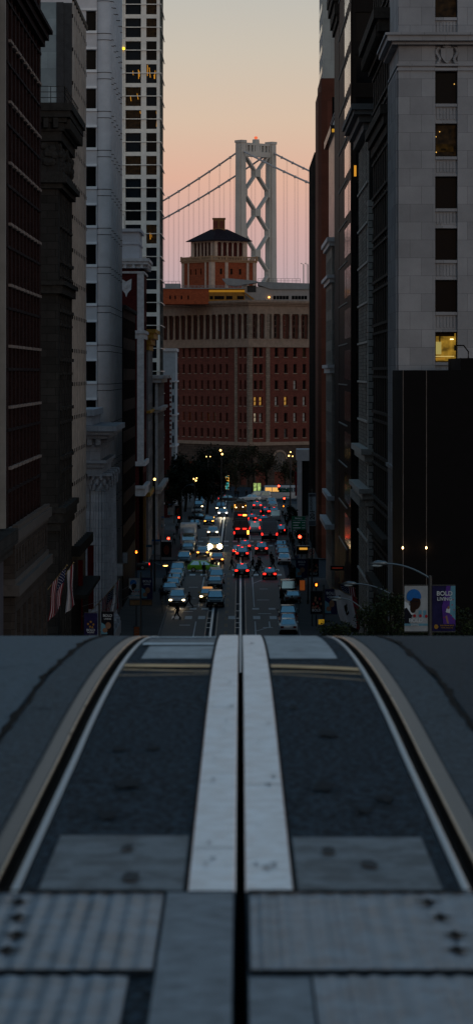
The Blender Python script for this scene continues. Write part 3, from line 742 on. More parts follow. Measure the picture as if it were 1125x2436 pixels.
# grey stone tower
y0, y1 = 205, 217.2; zb = gz(y1)-1
t = thing('grey_stone_tower', 'tall grey stone tower with one column of big square windows, right edge', 'building', (XR+8, y0, zb))
b = MB(); b.box(XR+.7, 36, y0+.7, y1, zb, 66); b.build('core', STONE, t)
wx = px(1035,y0)-XR; wd = 1.56
rows = []; lit = {}
for i, (a, c) in enumerate(((861,789),(741,665),(617,542),(494,418),(370,292),(244,167))): rows.append((pz(a,y0), pz(c,y0)))
rows = [(pz(861,y0)-3.62*k, pz(861,y0)-3.62*k+2.15) for k in (4,3,2,1)]+rows+[(pz(38,y0), pz(-35,y0)), (pz(-100,y0), pz(-170,y0))]
gl = [GLASS]*4+[WARM2]+[GLASS]*3+[DIMW, GLASS, DIMW, GLASS]
WY = mat('yellow_lit_window', (.2,.12,.02), .3, emit=(1,.55,.06), es=.32, noise=.9, scale=1.6)
gl[4] = WY; gl[8] = DIMW
facade(t, (XR, y0), UX, 20, zb, 66, [(wx, wx+wd), (wx+4.2, wx+4.2+wd), (wx+8.4, wx+8.4+wd)], rows, .7, STONE, sp=.22, mull=(1,1), fm=BRZ, pick=lambda i, j: gl[j] if i == 0 else GLASS, ft=.08, name='west_wall')
b = MB()
for z0, z1 in rows:
    b.box(XR+wx+.02, XR+wx+wd-.02, y0+.06, y0+.22, z0-.22, z0-.02); b.box(XR+wx+.02, XR+wx+wd-.02, y0+.12, y0+.22, z1+.02, z1+.16)
b.build('window_sill', STONE, t)
b = MB(); 
for z0, z1 in rows:
    for k in range(6): b.box(XR+wx+.12+k*.23, XR+wx+.24+k*.23, y0+.17, y0+.22, z0-1.1, z0-.3)
b.build('spandrel_ribs', STONE, t)
LP_ = mat('ceiling_lamp', (1,.8,.4), .4, emit=(1,.80,.38), es=3.5)
def inwin(nm, a, c, e, f, m_, dy=.60):
    q = MB(); q.box(px(a,y0), px(c,y0), y0+dy, y0+dy+.02, pz(f,y0), pz(e,y0)); q.build(nm, m_, t)
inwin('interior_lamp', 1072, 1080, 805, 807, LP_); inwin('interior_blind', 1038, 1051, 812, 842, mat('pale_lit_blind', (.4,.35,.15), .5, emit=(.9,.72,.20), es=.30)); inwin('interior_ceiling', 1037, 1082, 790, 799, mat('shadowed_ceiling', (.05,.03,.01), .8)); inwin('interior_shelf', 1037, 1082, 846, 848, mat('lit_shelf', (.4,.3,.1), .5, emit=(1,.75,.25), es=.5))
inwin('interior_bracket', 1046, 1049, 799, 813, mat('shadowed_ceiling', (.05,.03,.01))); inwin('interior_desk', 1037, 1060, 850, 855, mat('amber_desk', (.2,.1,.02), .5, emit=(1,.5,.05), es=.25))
for a, e in ((1046,309),(1037,321),(1038,358),(1081,195)): inwin('interior_lamp', a, a+2, e, e+2, mat('small_amber_lamp', (1,.6,.2), .4, emit=(1,.55,.12), es=1.2))
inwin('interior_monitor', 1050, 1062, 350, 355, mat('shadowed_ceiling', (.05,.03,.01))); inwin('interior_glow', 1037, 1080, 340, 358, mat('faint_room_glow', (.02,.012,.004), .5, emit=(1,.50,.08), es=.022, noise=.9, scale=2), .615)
b = MB(); slabs(b, XR, 34, y0, y1, [(pz(84,y0),pz(78,y0),.95),(pz(97,y0),pz(84,y0),.8),(pz(105,y0),pz(97,y0),.45),(pz(155,y0),pz(150,y0),.14),(pz(166,y0),pz(160,y0),.10),(pz(1120,y0),pz(1112,y0),.3),(pz(1135,y0),pz(1120,y0),.15)], 1)
b.build('cornice', STONE, t)
b = MB(); cx = px(1063,y0); cz = pz(130,y0)
b.prism([(cx-.42, cz+.5), (cx+.42, cz+.5), (cx+.42, cz-.05), (cx+.2, cz-.4), (cx, cz-.55), (cx-.2, cz-.4), (cx-.42, cz-.05)], 'y', y0-.10, y0)
for i in range(10):
    a = math.pi*(i/9)
    for s in (-1, 1): b.ball((cx+s*(.62+.12*math.sin(a*2)), y0-.02, cz+.5-1.0*i/9), (.13,.08,.1), 6, 4)
b.ball((cx, y0-.02, cz+.62), (.3,.08,.12), 8, 5); b.build('carved_shield', STONE, t)
b = MB(); ztop = pz(166, y0)
for k in range(9): b.box(XR-.16, XR+.02, y0+.25+k*1.35, y0+.85+k*1.35, zb, ztop)
b.box(XR-.02, XR+.05, y0+.02, y0+.2, zb, 66)
b.build('fluted_pilaster', STONE, t)
b = MB(); b.box(XR, XR+.7, y0+.7, y1, zb, 66); b.build('street_wall', STONE, t)
b = MB(); b.box(XR-.45, XR+.2, y0-.45, y0+2, 20.3, 20.9); b.box(XR-.25, XR+.2, y0-.25, y0+2, 19.8, 20.3); b.build('string_course', STONE, t)
# dark brown brick with bands
y0, y1 = 217.5, 244; zb = gz(y1)-1
BRN = mat('brown_brick_dark', (.060,.046,.038), .85, 0, .25, 1.2, brick=(.3,.1,.012,.25), bump=.01, bscale=10)
t = thing('brown_brick_block', 'dark brown brick office with stacked ledges between the grey tower and the beige corner', 'building', (XR+8, y0, zb))
b = MB(); b.box(XR+.5, 34, y0, y1, zb, 66); b.build('core', BRN, t)
fl = 3.5; zs = [9.6+fl*k for k in range(16)]
facade(t, (XR, y1), UYN, y1-y0, zb, 66, ev(7, .8, y1-y0-.8, 1.6), [(z, z+2.1) for z in zs], .5, BRN, sp=.1, fm=BRZ, mull=(2,2))
b = MB()
for z in zs: b.box(XR-.14, XR+.1, y0+.02, y1-.02, z-.35, z-.12); b.box(XR-.10, XR+.1, y0+.02, y1-.02, z+2.5, z+2.7)
b.build('ledge', mat('brown_ledge', (.10,.085,.075), .8, 0, .3, 3), t)
b = MB(); slabs(b, XR+.05, 30, y0+.4, y1, [(49.2,49.9,.75),(48.5,49.2,.5),(47.8,48.5,.25),(56.2,57.0,1.25),(55.3,56.2,.9),(54.6,55.3,.45),(17.2,17.7,.6),(13.0,13.5,.7)], 1)
for k in range(30): b.box(XR-1.0, XR, y0+.6+k*.87, y0+1.0+k*.87, 55.0, 55.9)
b.build('cornice', mat('brown_cornice', (.085,.072,.062), .8, 0, .35, 3, bump=.02, bscale=5), t)
# beige corner building
y0, y1 = 252, 274; zb = gz(y1)-1
BEI = mat('beige_brick', (.26,.245,.225), .8, 0, .2, 1.5, brick=(.5,.32,.03,.25), bump=.02, bscale=6)
t = thing('beige_corner_building', 'beige stone office with rough quoins and a broad flat cornice, middle of the right row', 'building', (XR+8, y0, zb))
b = MB(); b.box(XR+.4, 34, y0+.4, y1, zb, 52.5); b.build('core', BEI, t)
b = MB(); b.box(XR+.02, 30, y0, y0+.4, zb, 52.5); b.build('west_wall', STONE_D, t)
fl = 3.45; zs = [12.2+fl*k for k in range(11)]
facade(t, (XR, y1), UYN, y1-y0-.4, zb, 50.5, ev(7, .8, y1-y0-1, 1.3), [(z, z+1.9) for z in zs], .4, BEI, sp=.05, fm=BRZ, mull=(2,2))
b = MB()
for i in range(68):
    z = zb+1+i*.6
    if z > 49: break
    w_ = .75 if i % 2 else .5
    b.box(XR-.08, XR+.42*w_/.75, y0-.07, y0+w_*1.6, z, z+.52)
b.build('quoin', mat('pale_quoin', (.34,.33,.31), .8, 0, .2, 3), t)
b = MB()
for z in zs: b.box(XR-.14, XR+.1, y0+.8, y1-.05, z-.30, z-.12)
b.build('ledge', mat('pale_quoin', (.34,.33,.31)), t)
b = MB(); slabs(b, XR, 30, y0, y1, [(52.5,53.0,1.55),(52.1,52.5,1.35),(51.5,52.1,.9),(50.8,51.5,.5)], 1)
b.build('cornice', mat('grey_cornice2', (.16,.16,.165), .7, 0, .2, 2), t)
b = MB(); slabs(b, XR, 30, y0, y1, [(23.0,23.5,.7),(22.4,23.0,.4),(19.7,20.1,.9),(19.2,19.7,.6),(18.6,19.2,.3)], 1)
for k in range(22): b.box(XR-.8, XR-.2, y0+.2+k, y0+.6+k, 18.5, 19.2)
b.build('base_cornice', mat('pale_quoin', (.34,.33,.31)), t)
# dark bronze tower with reflecting windows
y0, y1 = 293, 328; zb = gz(y1)-1
DBZ = mat('dark_bronze_cladding', (.018,.014,.013), .6, 0, .3, .5, brick=(3.2,3.9,.01,.25))
RGL = mat('reflecting_glass', (.75,.70,.70), .08, .9, .1, 1, spec=.8)
t = thing('bronze_tower', 'very tall dark bronze tower with bright narrow windows on its street side', 'building', (XR+8, y0, zb))
b = MB(); b.box(XR+.35, 36, y0+.35, y1, zb, 78); b.box(XR+.09, XR+.35, y0+.35, y1, zb, 78); b.build('core', DBZ, t)
fl = 4.25
rows = [(z, z+3.5) for z in [24.6+fl*k for k in range(-3, 12)]]
facade(t, (XR+.02, y0), UX, 20, zb, 78, ev(7, .3, 19.8, 2.5), [(z+.3, z+3.2) for z, _ in rows], .35, DBZ, sp=.05, fm=BRZ, name='west_wall', mull=(1,1))
b = MB(); b.box(XR, XR+.09, y0, y1, zb, 78); b.build('street_wall', mat('dark_red_granite', (.045,.022,.02), .6, 0, .3, 1), t)
for k_, (z, _) in enumerate(rows):
    for i in range(5):
        q = MB(); ya = y0+1.5+3.4*i; q.box(XR-.015, XR+.01, ya, ya+2.2, z+.5, z+3.5); q.build('window', RGL if (k_ > 5 and (i+k_) % 9) else GLASS, t)
b = MB()
for z, _ in rows: b.box(XR-.10, XR+.1, y0+10, y1, z-.12, z)
b.build('ledge', mat('pale_quoin', (.34,.33,.31)), t)
l = MB(); l.box(px(842,292.9), px(847.5,292.9), y0-.08, y0, pz(418,293), pz(392,293)); o = l.build('lit_window', mat('amber_window', (.3,.15,.02), .4, emit=(1,.42,.04), es=.6), t)
# corniced dark building behind it
y0, y1 = 329, 345; zb = gz(y1)-1
t = block('dark_corniced_tower', 'dark tower with a heavy dark cornice near the top of the frame, right row', 'building', XR, 34, y0, y1, 84, mat('blackened_glass', (.02,.024,.028), .6, 0, .3, .6, brick=(1.5,3.6,.03,.2)))
b = MB(); slabs(b, XR, 30, y0, y1, [(72.6,73.6,.9),(71.6,72.6,.75),(70.2,71.6,.5),(69.4,70.2,.25)], 1); b.build('cornice', mat('brown_cornice', (.085,.072,.062)), t)
# beige pier building with blue glass top
y0, y1 = 346, 370; zb = gz(y1)-1
t = thing('stone_and_blue_glass_building', 'narrow pale stone building with a bluish glass upper block set on it', 'building', (XR+8, y0, zb))
PST = mat('tan_stone', (.25,.225,.20), .8, 0, .18, 1, brick=(1.2,.6,.01,.12))
xf = 10.75
b = MB(); b.box(xf+.4, 33, y0, y1, zb, 45.6); b.build('core', PST, t)
facade(t, (xf, y1), UYN, y1-y0, zb, 45.6, ev(5, 1.2, y1-y0-2.4, 1.9), [(8+3.7*k, 10.5+3.7*k) for k in range(10)], .4, PST, fm=BRZ, mull=(2,2))
b = MB(); slabs(b, xf, 33, y0, y1, [(45.5,46.0,.6),(45.0,45.5,.35),(41.2,41.6,.6),(40.7,41.2,.3),(30.6,31.0,.5),(30.0,30.6,.25),(15.0,15.5,.5),(11.6,12.2,.8)], 1); b.build('cornice', WHT, t)
BGL = mat('blue_glass_wall', (.035,.05,.07), .3, 0, .2, .6, brick=(1.5,3.7,.03,.15), spec=.25)
b = MB(); b.prism([(XR+.1, y0+1.5), (XR+.1, y1), (33, y1), (33, y0+1.5)], 'z', 46.0, 58.5)
b.prism([(XR-.35, y0+2), (XR-.35, y1+5), (33, y1+5), (33, y0+2)], 'z', 58.5, 59.4); g = b.build('glass_block', BGL, t)
b = MB(); b.box(XR+.3, 33, y0+2.5, y1+4, 59.4, 60.6); b.build('roof_terrace', mat('pale_grey_panel', (.38,.38,.38), .7), t)
b = MB()
for z in (61.0, 61.4): b.bar((XR+.3, y0+2.6, z), (XR+6, y0+2.6, z), .06); b.bar((XR+.3, y0+2.6, z), (XR+.3, y1, z), .06)
for k in range(7): b.bar((XR+.3+k*.9, y0+2.6, 60.6), (XR+.3+k*.9, y0+2.6, 61.4), .06)
b.build('railing', FIN, t)
b = MB(); b.box(XR-.2, XR+1.6, y0+1.92, y0+1.995, 58.55, 58.95); b.build('soffit_light', mat('amber_strip', (.4,.2,.02), .4, emit=(1,.5,.05), es=.45), t)
# red brown slab
y0, y1 = 416, 432; zb = gz(y1)-1
RBR = mat('red_brown_granite', (.17,.060,.040), .7, 0, .2, .5, brick=(4.5,4.4,.012,.18))
t = thing('red_brown_tower', 'red brown granite slab tower with a chamfered top corner, right row', 'building', (XR+8, y0, zb))
b = MB(); b.prism([(XR, y0+1.2), (XR+.45, y0), (34, y0), (34, y1), (XR, y1)], 'z', zb, pz(217,y0)); b.build('wall', RBR, t)
b = MB(); b.prism([(XR+.3, y0+1.2), (XR+.5, y0+.02), (34, y0+.02), (34, y1), (XR+.3, y1)], 'z', pz(217,y0), pz(184,y0)); b.build('upper_wall', RBR, t)
b = MB(); b.box(px(790,y0), px(812,y0), y0-.04, y0+.02, pz(330,y0), pz(229,y0)); b.build('recess_window', GLASS, t)
# black slab
y0 = 434
t = thing('black_slab_tower', 'plain black slab tower closing the right row, with a small step at its top', 'building', (XR+8, y0, gz(470)-1))
BSL = mat('matt_black_slab', (.012,.011,.013), .7, 0, .3, .6, brick=(1.6,3.6,.02,.2), spec=.2)
b = MB(); b.box(XR, 34, y0, 453, gz(470)-1, pz(362,435)); b.box(XR, 34, 453, 470, gz(470)-1, pz(382,456)); b.build('wall', BSL, t)
b = MB()
for k in range(12): b.box(XR-.08, XR, y0+1+k*3, y0+1.5+k*3, gz(470), pz(384,456))
b.build('pier', BSL, t)
# pale tower beyond
t = block('pale_grey_tower', 'plain pale grey tower rising past the top of the frame behind the red brown slab', 'building', px(767,500), 36, 500, 520, 110, mat('pale_panel', (.34,.36,.35), .7, 0, .12, .6, brick=(2.4,3.5,.012,.08)))
b = MB(); 
for k in range(24): b.box(px(767,500)-.06, px(767,500), 501, 519, 20+3.6*k, 21.2+3.6*k)
b.build('window_band', GLASS, t)
# pale portico at the far end on the right
y0 = 545
t = thing('pale_portico', 'pale concrete canopy with a square leg at the far end of the right pavement', 'portico', (px(712,y0), y0, gz(y0)))
b = MB(); b.box(px(706,y0), px(745,y0), y0, y0+8, pz(1096,y0), pz(1069,y0)); b.build('canopy', mat('pale_concrete_wall', (.36,.35,.37), .8, 0, .15, 1), t)
b = MB(); b.box(px(707,y0), px(718,y0), y0+.1, y0+1, gz(y0)-1, pz(1096,y0)-.003); b.build('leg', mat('pale_concrete_wall', (.3,.3,.3)), t)
b = MB(); b.box(px(719,y0), px(745,y0), y0+2, y0+7, gz(y0)-1, pz(1096,y0)-.01); b.build('shop_box', mat('dark_core', (.02,.02,.02)), t)
b = MB(); b.box(px(702,y0), px(706.5,y0), y0+1, y0+1.4, pz(1180,y0), pz(1122,y0)); b.build('red_panel', mat('red_panel', (.25,.012,.02), .6), t)

# ---------------------------------------------------------------- red brick office across the end of the street
YC = 700.0; XC = px(593, YC); a34 = R(34)
UR = (math.cos(a34), math.sin(a34)); UL_ = (-math.sin(a34), math.cos(a34))     # right facade away from the corner, left facade away from the corner
zb = gz(YC)-1
t = thing('red_brick_headquarters', 'big red brick office with stone colonnade and rooftop tower across the end of the street', 'building', (XC, YC, zb))
RB1 = mat('warm_red_brick', (.22,.066,.048), .85, 0, .18, .6, brick=(.6,.2,.015,.15))
SST = mat('brown_sandstone', (.30,.215,.165), .8, 0, .22, 1, bump=.01, bscale=4)
def LZ(p): return pz(p, YC)
LR, LL = 44.0, 52.0
def at2(u, v): return (XC+UR[0]*u+UL_[0]*v, YC+UR[1]*u+UL_[1]*v)
b = MB(); p4 = [at2(.6,.6), at2(LR,.6), at2(LR,LL), at2(.6,LL)]; b.prism(p4, 'z', zb, LZ(716)); b.build('core', RB1, t)
zr = [LZ(q) for q in (848, 887, 926, 965, 1004, 1042)]
rows = [(z, z+2.15) for z in reversed(zr)]
BLIND = mat('window_blind', (.42,.40,.38), .7, 0, .4, 1.5)
def colR():
    c = [(1.3, 2.25), (2.85, 3.8)]; x = 7.35
    while x < LR-2: c.append((x, x+.98)); x += 2.72
    return c
def pkR(i, j):
    if j == 2 and i in (0, 1): return WARM
    if j == 2 and i == 3: return WARM
    if j == 1 and i == 0: return WARM2
    if j == 1 and i in (1, 2, 4, 5): return BLIND
    if j == 2 and i == 5: return BLIND
    return GLASS if random.random() < .80 else random.choice((DIMW, BLIND, GLASS2))
facade(t, at2(0,0), UR, LR, LZ(1052), LZ(822), colR(), rows, .6, RB1, fm=BRZ, pick=pkR, name='south_wall', ft=.1)
c = []; x = 1.9
cl = [(1.35, 2.15), (3.35, 4.15)]; x = 9.2
while x < LL-2: cl.append((x, x+.95)); x += 2.72
cl = [(LL-q, LL-p) for p, q in cl][::-1]
def pkL(i, j):
    i = len(cl)-1-i
    if j == 2: return random.choice([BLIND, DIMW, BLIND, AMB if i % 3 == 0 else BLIND])
    if j == 1: return random.choice([DIMW, WARM2, WARM, GLASS2]) if i > 3 else GLASS2
    return GLASS
facade(t, at2(0,LL), (-UL_[0], -UL_[1]), LL, LZ(1052), LZ(822), cl, rows, .6, RB1, fm=BRZ, pick=pkL, name='west_wall', ft=.1)
def both(mb, d0, d1, z0, z1):            # moulding that wraps both street fronts
    p = [at2(-d0,-d0), at2(LR,-d0), at2(LR,d1), at2(d1,d1), at2(d1,LL), at2(-d0,LL)]; mb.prism(p, 'z', z0, z1)
b = MB(); both(b, .55, .6, LZ(825), LZ(819)); both(b, .35, .6, LZ(819), LZ(808)); both(b, .45, .6, LZ(808), LZ(805)); b.build('balcony_ledge', SST, t)
b = MB(); both(b, 1.5, .6, LZ(718), LZ(714)); both(b, 1.2, .6, LZ(721), LZ(718)); both(b, .7, .6, LZ(725), LZ(721)); both(b, .25, .6, LZ(745), LZ(725))
for k in range(60):
    P = at2(.2+k*.72, -1.3); b.ob(P, UR, 0, .3, 0, .3, LZ(714), LZ(712.3))
for k in range(70):
    P = at2(-1.3, .2+k*.72); b.ob(P, UR, 0, .3, 0, .3, LZ(714), LZ(712.3))
b.build('cornice', SST, t)
b = MB(); both(b, .3, .6, LZ(1060), LZ(1052)); b.build('string_course', SST, t)
# colonnade storey
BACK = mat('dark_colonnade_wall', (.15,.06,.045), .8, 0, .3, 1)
colwin = [(q[0]+.12, q[1]-.12) for q in colR()]
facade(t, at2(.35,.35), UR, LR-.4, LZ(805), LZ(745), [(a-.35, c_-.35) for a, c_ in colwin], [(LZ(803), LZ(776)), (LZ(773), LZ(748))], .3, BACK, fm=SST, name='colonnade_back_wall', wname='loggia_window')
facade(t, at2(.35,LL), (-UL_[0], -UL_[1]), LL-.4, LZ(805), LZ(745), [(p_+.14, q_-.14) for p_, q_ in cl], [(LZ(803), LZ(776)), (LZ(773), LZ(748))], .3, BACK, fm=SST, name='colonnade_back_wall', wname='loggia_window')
pr = None
def colm(u, v):
    P = at2(u, v); b = MB(); b.tube([(P[0],P[1],LZ(805)), (P[0],P[1],LZ(803.5)), (P[0],P[1],LZ(803.4)), (P[0],P[1],LZ(750)), (P[0],P[1],LZ(745))], [.5,.5,.38,.32,.5], 12); b.build('column', SST, t, smooth=True)
for x in (.4, 2.55, 4.6, 6.6): colm(x, .0) if x not in (.4,) else None
cc = colR()
for i in range(2, len(cc)-1): colm((cc[i][1]+cc[i+1][0])/2, 0)
cL = [(LL-q, LL-p) for p, q in cl][::-1]
for i in range(2, len(cL)-1): colm(0, (cL[i][1]+cL[i+1][0])/2)
for v in (2.75, 5.2, 8.2): colm(0, v)
b = MB()
for P, u in ((at2(-.15,-.15), UR),): b.ob(P, u, 0, 1.0, 0, 1.0, LZ(1052), LZ(745))
P = at2(4.75, -.15); b.ob(P, UR, 0, 1.1, 0, .6, LZ(1052), LZ(745))
P = at2(-.15, 6.1); b.ob(P, (-UL_[0], -UL_[1]), 0, 1.1, 0, .6, LZ(1052), LZ(745))
b.build('quoined_pier', mat('pale_brown_stone', (.26,.20,.155), .8, 0, .3, 1.2, brick=(1.2,.45,.03,.15)), t)
b = MB()
for z0, z1 in rows:
    for (a, c_) in cc: b.ob(at2(0,0), UR, a-.12, c_+.12, -.12, .02, z0-.2, z0-.004)
    for (a, c_) in cl: b.ob(at2(0,LL), (-UL_[0],-UL_[1]), a-.12, c_+.12, -.12, .02, z0-.2, z0-.004)
b.build('window_sill', SST, t)
# ground floors
def colA(L_, n_): return ev(n_, 1, L_-1, 2.6)
GST = mat('dark_sandstone', (.12,.085,.07), .85, 0, .3, 1, brick=(1.6,.6,.03,.15))
facade(t, at2(0,0), UR, LR, zb, LZ(1060), ev(8, .8, LR, 3.2), [(gz(YC)+.4, gz(YC)+5.6)], .8, GST, fm=BRZ, name='arcade_wall', wname='shop_window', mull=(3,2), pick=lambda i, j: DIMW if i % 3 == 2 else GLASS)
facade(t, at2(0,LL), (-UL_[0],-UL_[1]), LL, zb, LZ(1060), ev(9, .8, LL, 3.2), [(gz(YC)+.4, gz(YC)+5.6)], .8, GST, fm=BRZ, name='arcade_wall', wname='shop_window', mull=(3,2), pick=lambda i, j: DIMW if i % 4 == 1 else GLASS)
ua = 8.7; za = LZ(1093)
b = MB()
for i in range(12):
    a0, a1 = math.pi*i/12, math.pi*(i+1)/12
    for (r0, r1, dd) in ((1.75, 2.2, .25),):
        q = [(ua+r0*math.cos(a0), za+r0*math.sin(a0)), (ua+r1*math.cos(a0), za+r1*math.sin(a0)), (ua+r1*math.cos(a1), za+r1*math.sin(a1)), (ua+r0*math.cos(a1), za+r0*math.sin(a1))]
        n = len(b.v)
        for dep in (-dd, .02):
            for uu, z in q: P = at2(uu, dep); b.v.append((P[0], P[1], z))
        for f in ((0,1,2,3),(7,6,5,4),(0,4,5,1),(1,5,6,2),(2,6,7,3),(3,7,4,0)): b.f.append(tuple(n+k for k in f)); b.m.append(0)
b.build('arch_ring', SST, t)
b = MB(); n = len(b.v); pts = []
for i in range(17): a = math.pi*i/16; P = at2(ua+1.74*math.cos(a), -.05); pts.append((P[0], P[1], za+1.74*math.sin(a)))
P = at2(ua-1.74, -.05); pts.append((P[0], P[1], za-3)); P = at2(ua+1.74, -.05); pts.append((P[0], P[1], za-3)); b.quad(*pts)
aw = b.build('arch_window', GLASS2, t)
b = MB()
for i in range(5): P = at2(ua-1.4+.7*i, -.12); b.bar((P[0],P[1],za-3), (P[0],P[1],za+1.2), .1)
b.build('glazing_bar', SST, aw)
# roof structures
ORB = mat('ochre_lit_brick', (.34,.16,.03), .8, 0, .2, 1)
RB2 = mat('orange_brick', (.36,.085,.035), .85, 0, .15, 1, brick=(.5,.2,.01,.15))
GMT = mat('grey_metal_roof', (.20,.21,.22), .6, .1, .15, 1)
GPN = mat('grey_penthouse_panel', (.30,.28,.27), .7, 0, .15, 1)
YR = 712.0
def RX(p): return px(p, YR)
def RZ(p): return pz(p, YR)
b = MB(); b.box(RX(330), RX(497), YR, YR+9, LZ(720), RZ(686)); o = b.build('roof_storey', RB2, t)
q = MB()
for p_ in (405, 417, 432, 448): q.box(RX(p_-1.6), RX(p_+1.6), YR-.04, YR, RZ(711), RZ(702))
q.build('window', GLASS, o)
b = MB(); b.box(RX(330), RX(582), YR-.25, YR+9, RZ(686), RZ(683.5)); b.build('roof_edge', GMT, t)
b = MB(); b.box(RX(497), RX(582), YR+.1, YR+9, LZ(720), RZ(686)); o = b.build('lit_storey', ORB, t)  # lit storey: its orange light is put into the ochre wall colour
for k, (a, c_) in enumerate(((499,507),(510,533),(538,553),(564,580))):
    q = MB(); q.box(RX(a), RX(c_), YR+.04, YR+.1, RZ(711), RZ(703)); q.build('window', GLASS, o)
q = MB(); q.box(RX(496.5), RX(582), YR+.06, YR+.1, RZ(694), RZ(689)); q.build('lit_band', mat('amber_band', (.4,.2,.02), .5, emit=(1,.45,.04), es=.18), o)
b = MB(); b.prism([(RX(575), LZ(718)), (RX(736), LZ(718)), (RX(736), RZ(686)), (RX(645), RZ(684)), (RX(575), RZ(676))], 'y', YR+1, YR+12); o = b.build('plant_room', GPN, t)
q = MB()
for a in (650, 657.5, 665, 672.5, 680, 694, 701.5, 709, 716.5, 724): q.box(RX(a), RX(a+6.5), YR+.95, YR+1, RZ(711), RZ(702.5))
q.build('window', GLASS, o)
q = MB(); q.box(RX(588), RX(609), YR+.95, YR+1, RZ(694), RZ(678)); q.build('louvre', mat('dark_louvre', (.06,.06,.06), .5), o)
b = MB(); b.prism([(RX(528), RZ(662)), (RX(545), RZ(661)), (RX(611), RZ(667)), (RX(613), RZ(671)), (RX(560), RZ(679)), (RX(540), RZ(676))], 'y', YR-.2, YR+6); b.build('sloping_roof', GMT, t)
b = MB(); b.prism([(RX(613), RZ(669)), (RX(740), RZ(673)), (RX(740), RZ(687)), (RX(645), RZ(687)), (RX(613), RZ(676))], 'y', YR+.6, YR+12.5); b.build('metal_roof', GMT, t)
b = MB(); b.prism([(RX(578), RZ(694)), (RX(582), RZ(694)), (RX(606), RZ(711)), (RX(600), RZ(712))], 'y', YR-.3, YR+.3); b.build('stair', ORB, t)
b = MB()
for (a, c_, z0, z1, yy) in ((391, 428, 684, 668, 0), (425, 576, 684, 678, -.2), (613, 714, 672, 661.5, .7)):
    n_ = max(3, int((c_-a)/9))
    for k in range(n_+1): u = RX(a+(c_-a)*k/n_); b.bar((u, YR+yy, RZ(z0)), (u, YR+yy, RZ(z1)), .08)
    for f_ in (0, .5): zz_ = RZ(z1+(z0-z1)*f_); b.bar((RX(a), YR+yy, zz_), (RX(c_), YR+yy, zz_), .07)
b.build('roof_railing', mat('grey_railing', (.25,.25,.26), .6), t)
b = MB(); b.box(RX(391), RX(428), YR+5, YR+11, RZ(686), RZ(672)); b.build('cooling_unit', GMT, t)
b = MB(); b.ball((RX(640), YR+.7, RZ(706)), .22, 8, 6); b.build('wall_lamp', mat('amber_lamp', (1,.6,.2), .5, emit=(1,.45,.10), es=4), t)
# tower
YT = 728.0; s = 13.3
TX = px(503, YT); 
def TZ(p): return pz(p, YT)
def tw(u, v): return (TX+UR[0]*u+UL_[0]*v, YT+UR[1]*u+UL_[1]*v)
def sq(e): return [tw(-e,-e), tw(s+e,-e), tw(s+e,s+e), tw(-e,s+e)]
b = MB(); b.prism(sq(-.3), 'z', LZ(720), TZ(622)); b.build('tower_core', RB2, t)
for P, u, nm in ((tw(0,0), UR, 'tower_wall'), (tw(0,s), (-UL_[0],-UL_[1]), 'tower_wall')):
    cs = [(2.5,3.2),(5.0+.6,6.3),(7.6+.6,8.9),(10.5,11.2)] if u == UR else [(3.6,4.2),(5.9,6.5),(8.2,8.8)]
    facade(t, P, u, s, TZ(690), TZ(622), cs, [(TZ(651), TZ(637))], .3, RB2, fm=mat('dark_timber', (.05,.03,.02)), name=nm, wname='tower_window', ft=.1)
PBR = mat('buff_stone', (.46,.34,.27), .8, 0, .2, 1)
b = MB()
for P, u in ((tw(0,0), UR), (tw(0,s), (-UL_[0],-UL_[1]))):
    for a in ((-.12, .95), (4.0, 4.9) if u == UR else (3.0-.3, 3.5-.3), (s-2.9, s-2.2), (s-.95, s+.12)): b.ob(P, u, a[0], a[1], -.14, .1, TZ(690), TZ(622))
b.build('tower_pilaster', PBR, t)
b = MB()
for e, z0, z1 in ((.25, 622, 618), (.45, 618, 616)): b.prism(sq(e), 'z', TZ(z0), TZ(z1))
q = []
for P, u in ((tw(-.35,-.35), UR), (tw(-.35,s+.35), (-UL_[0],-UL_[1]))):
    b.ob(P, u, 0, s+.7, 0, .2, TZ(610), TZ(607.5))
    for k in range(30): b.ob(P, u, .1+k*.47, .32+k*.47, .02, .18, TZ(616), TZ(610))
    for k in (0, 4.4, 9.0, 13.5): b.ob(P, u, k, k+.5, -.02, .25, TZ(616), TZ(606))
b.build('balustrade', mat('tan_balustrade', (.36,.22,.13), .8, 0, .2, 1), t)
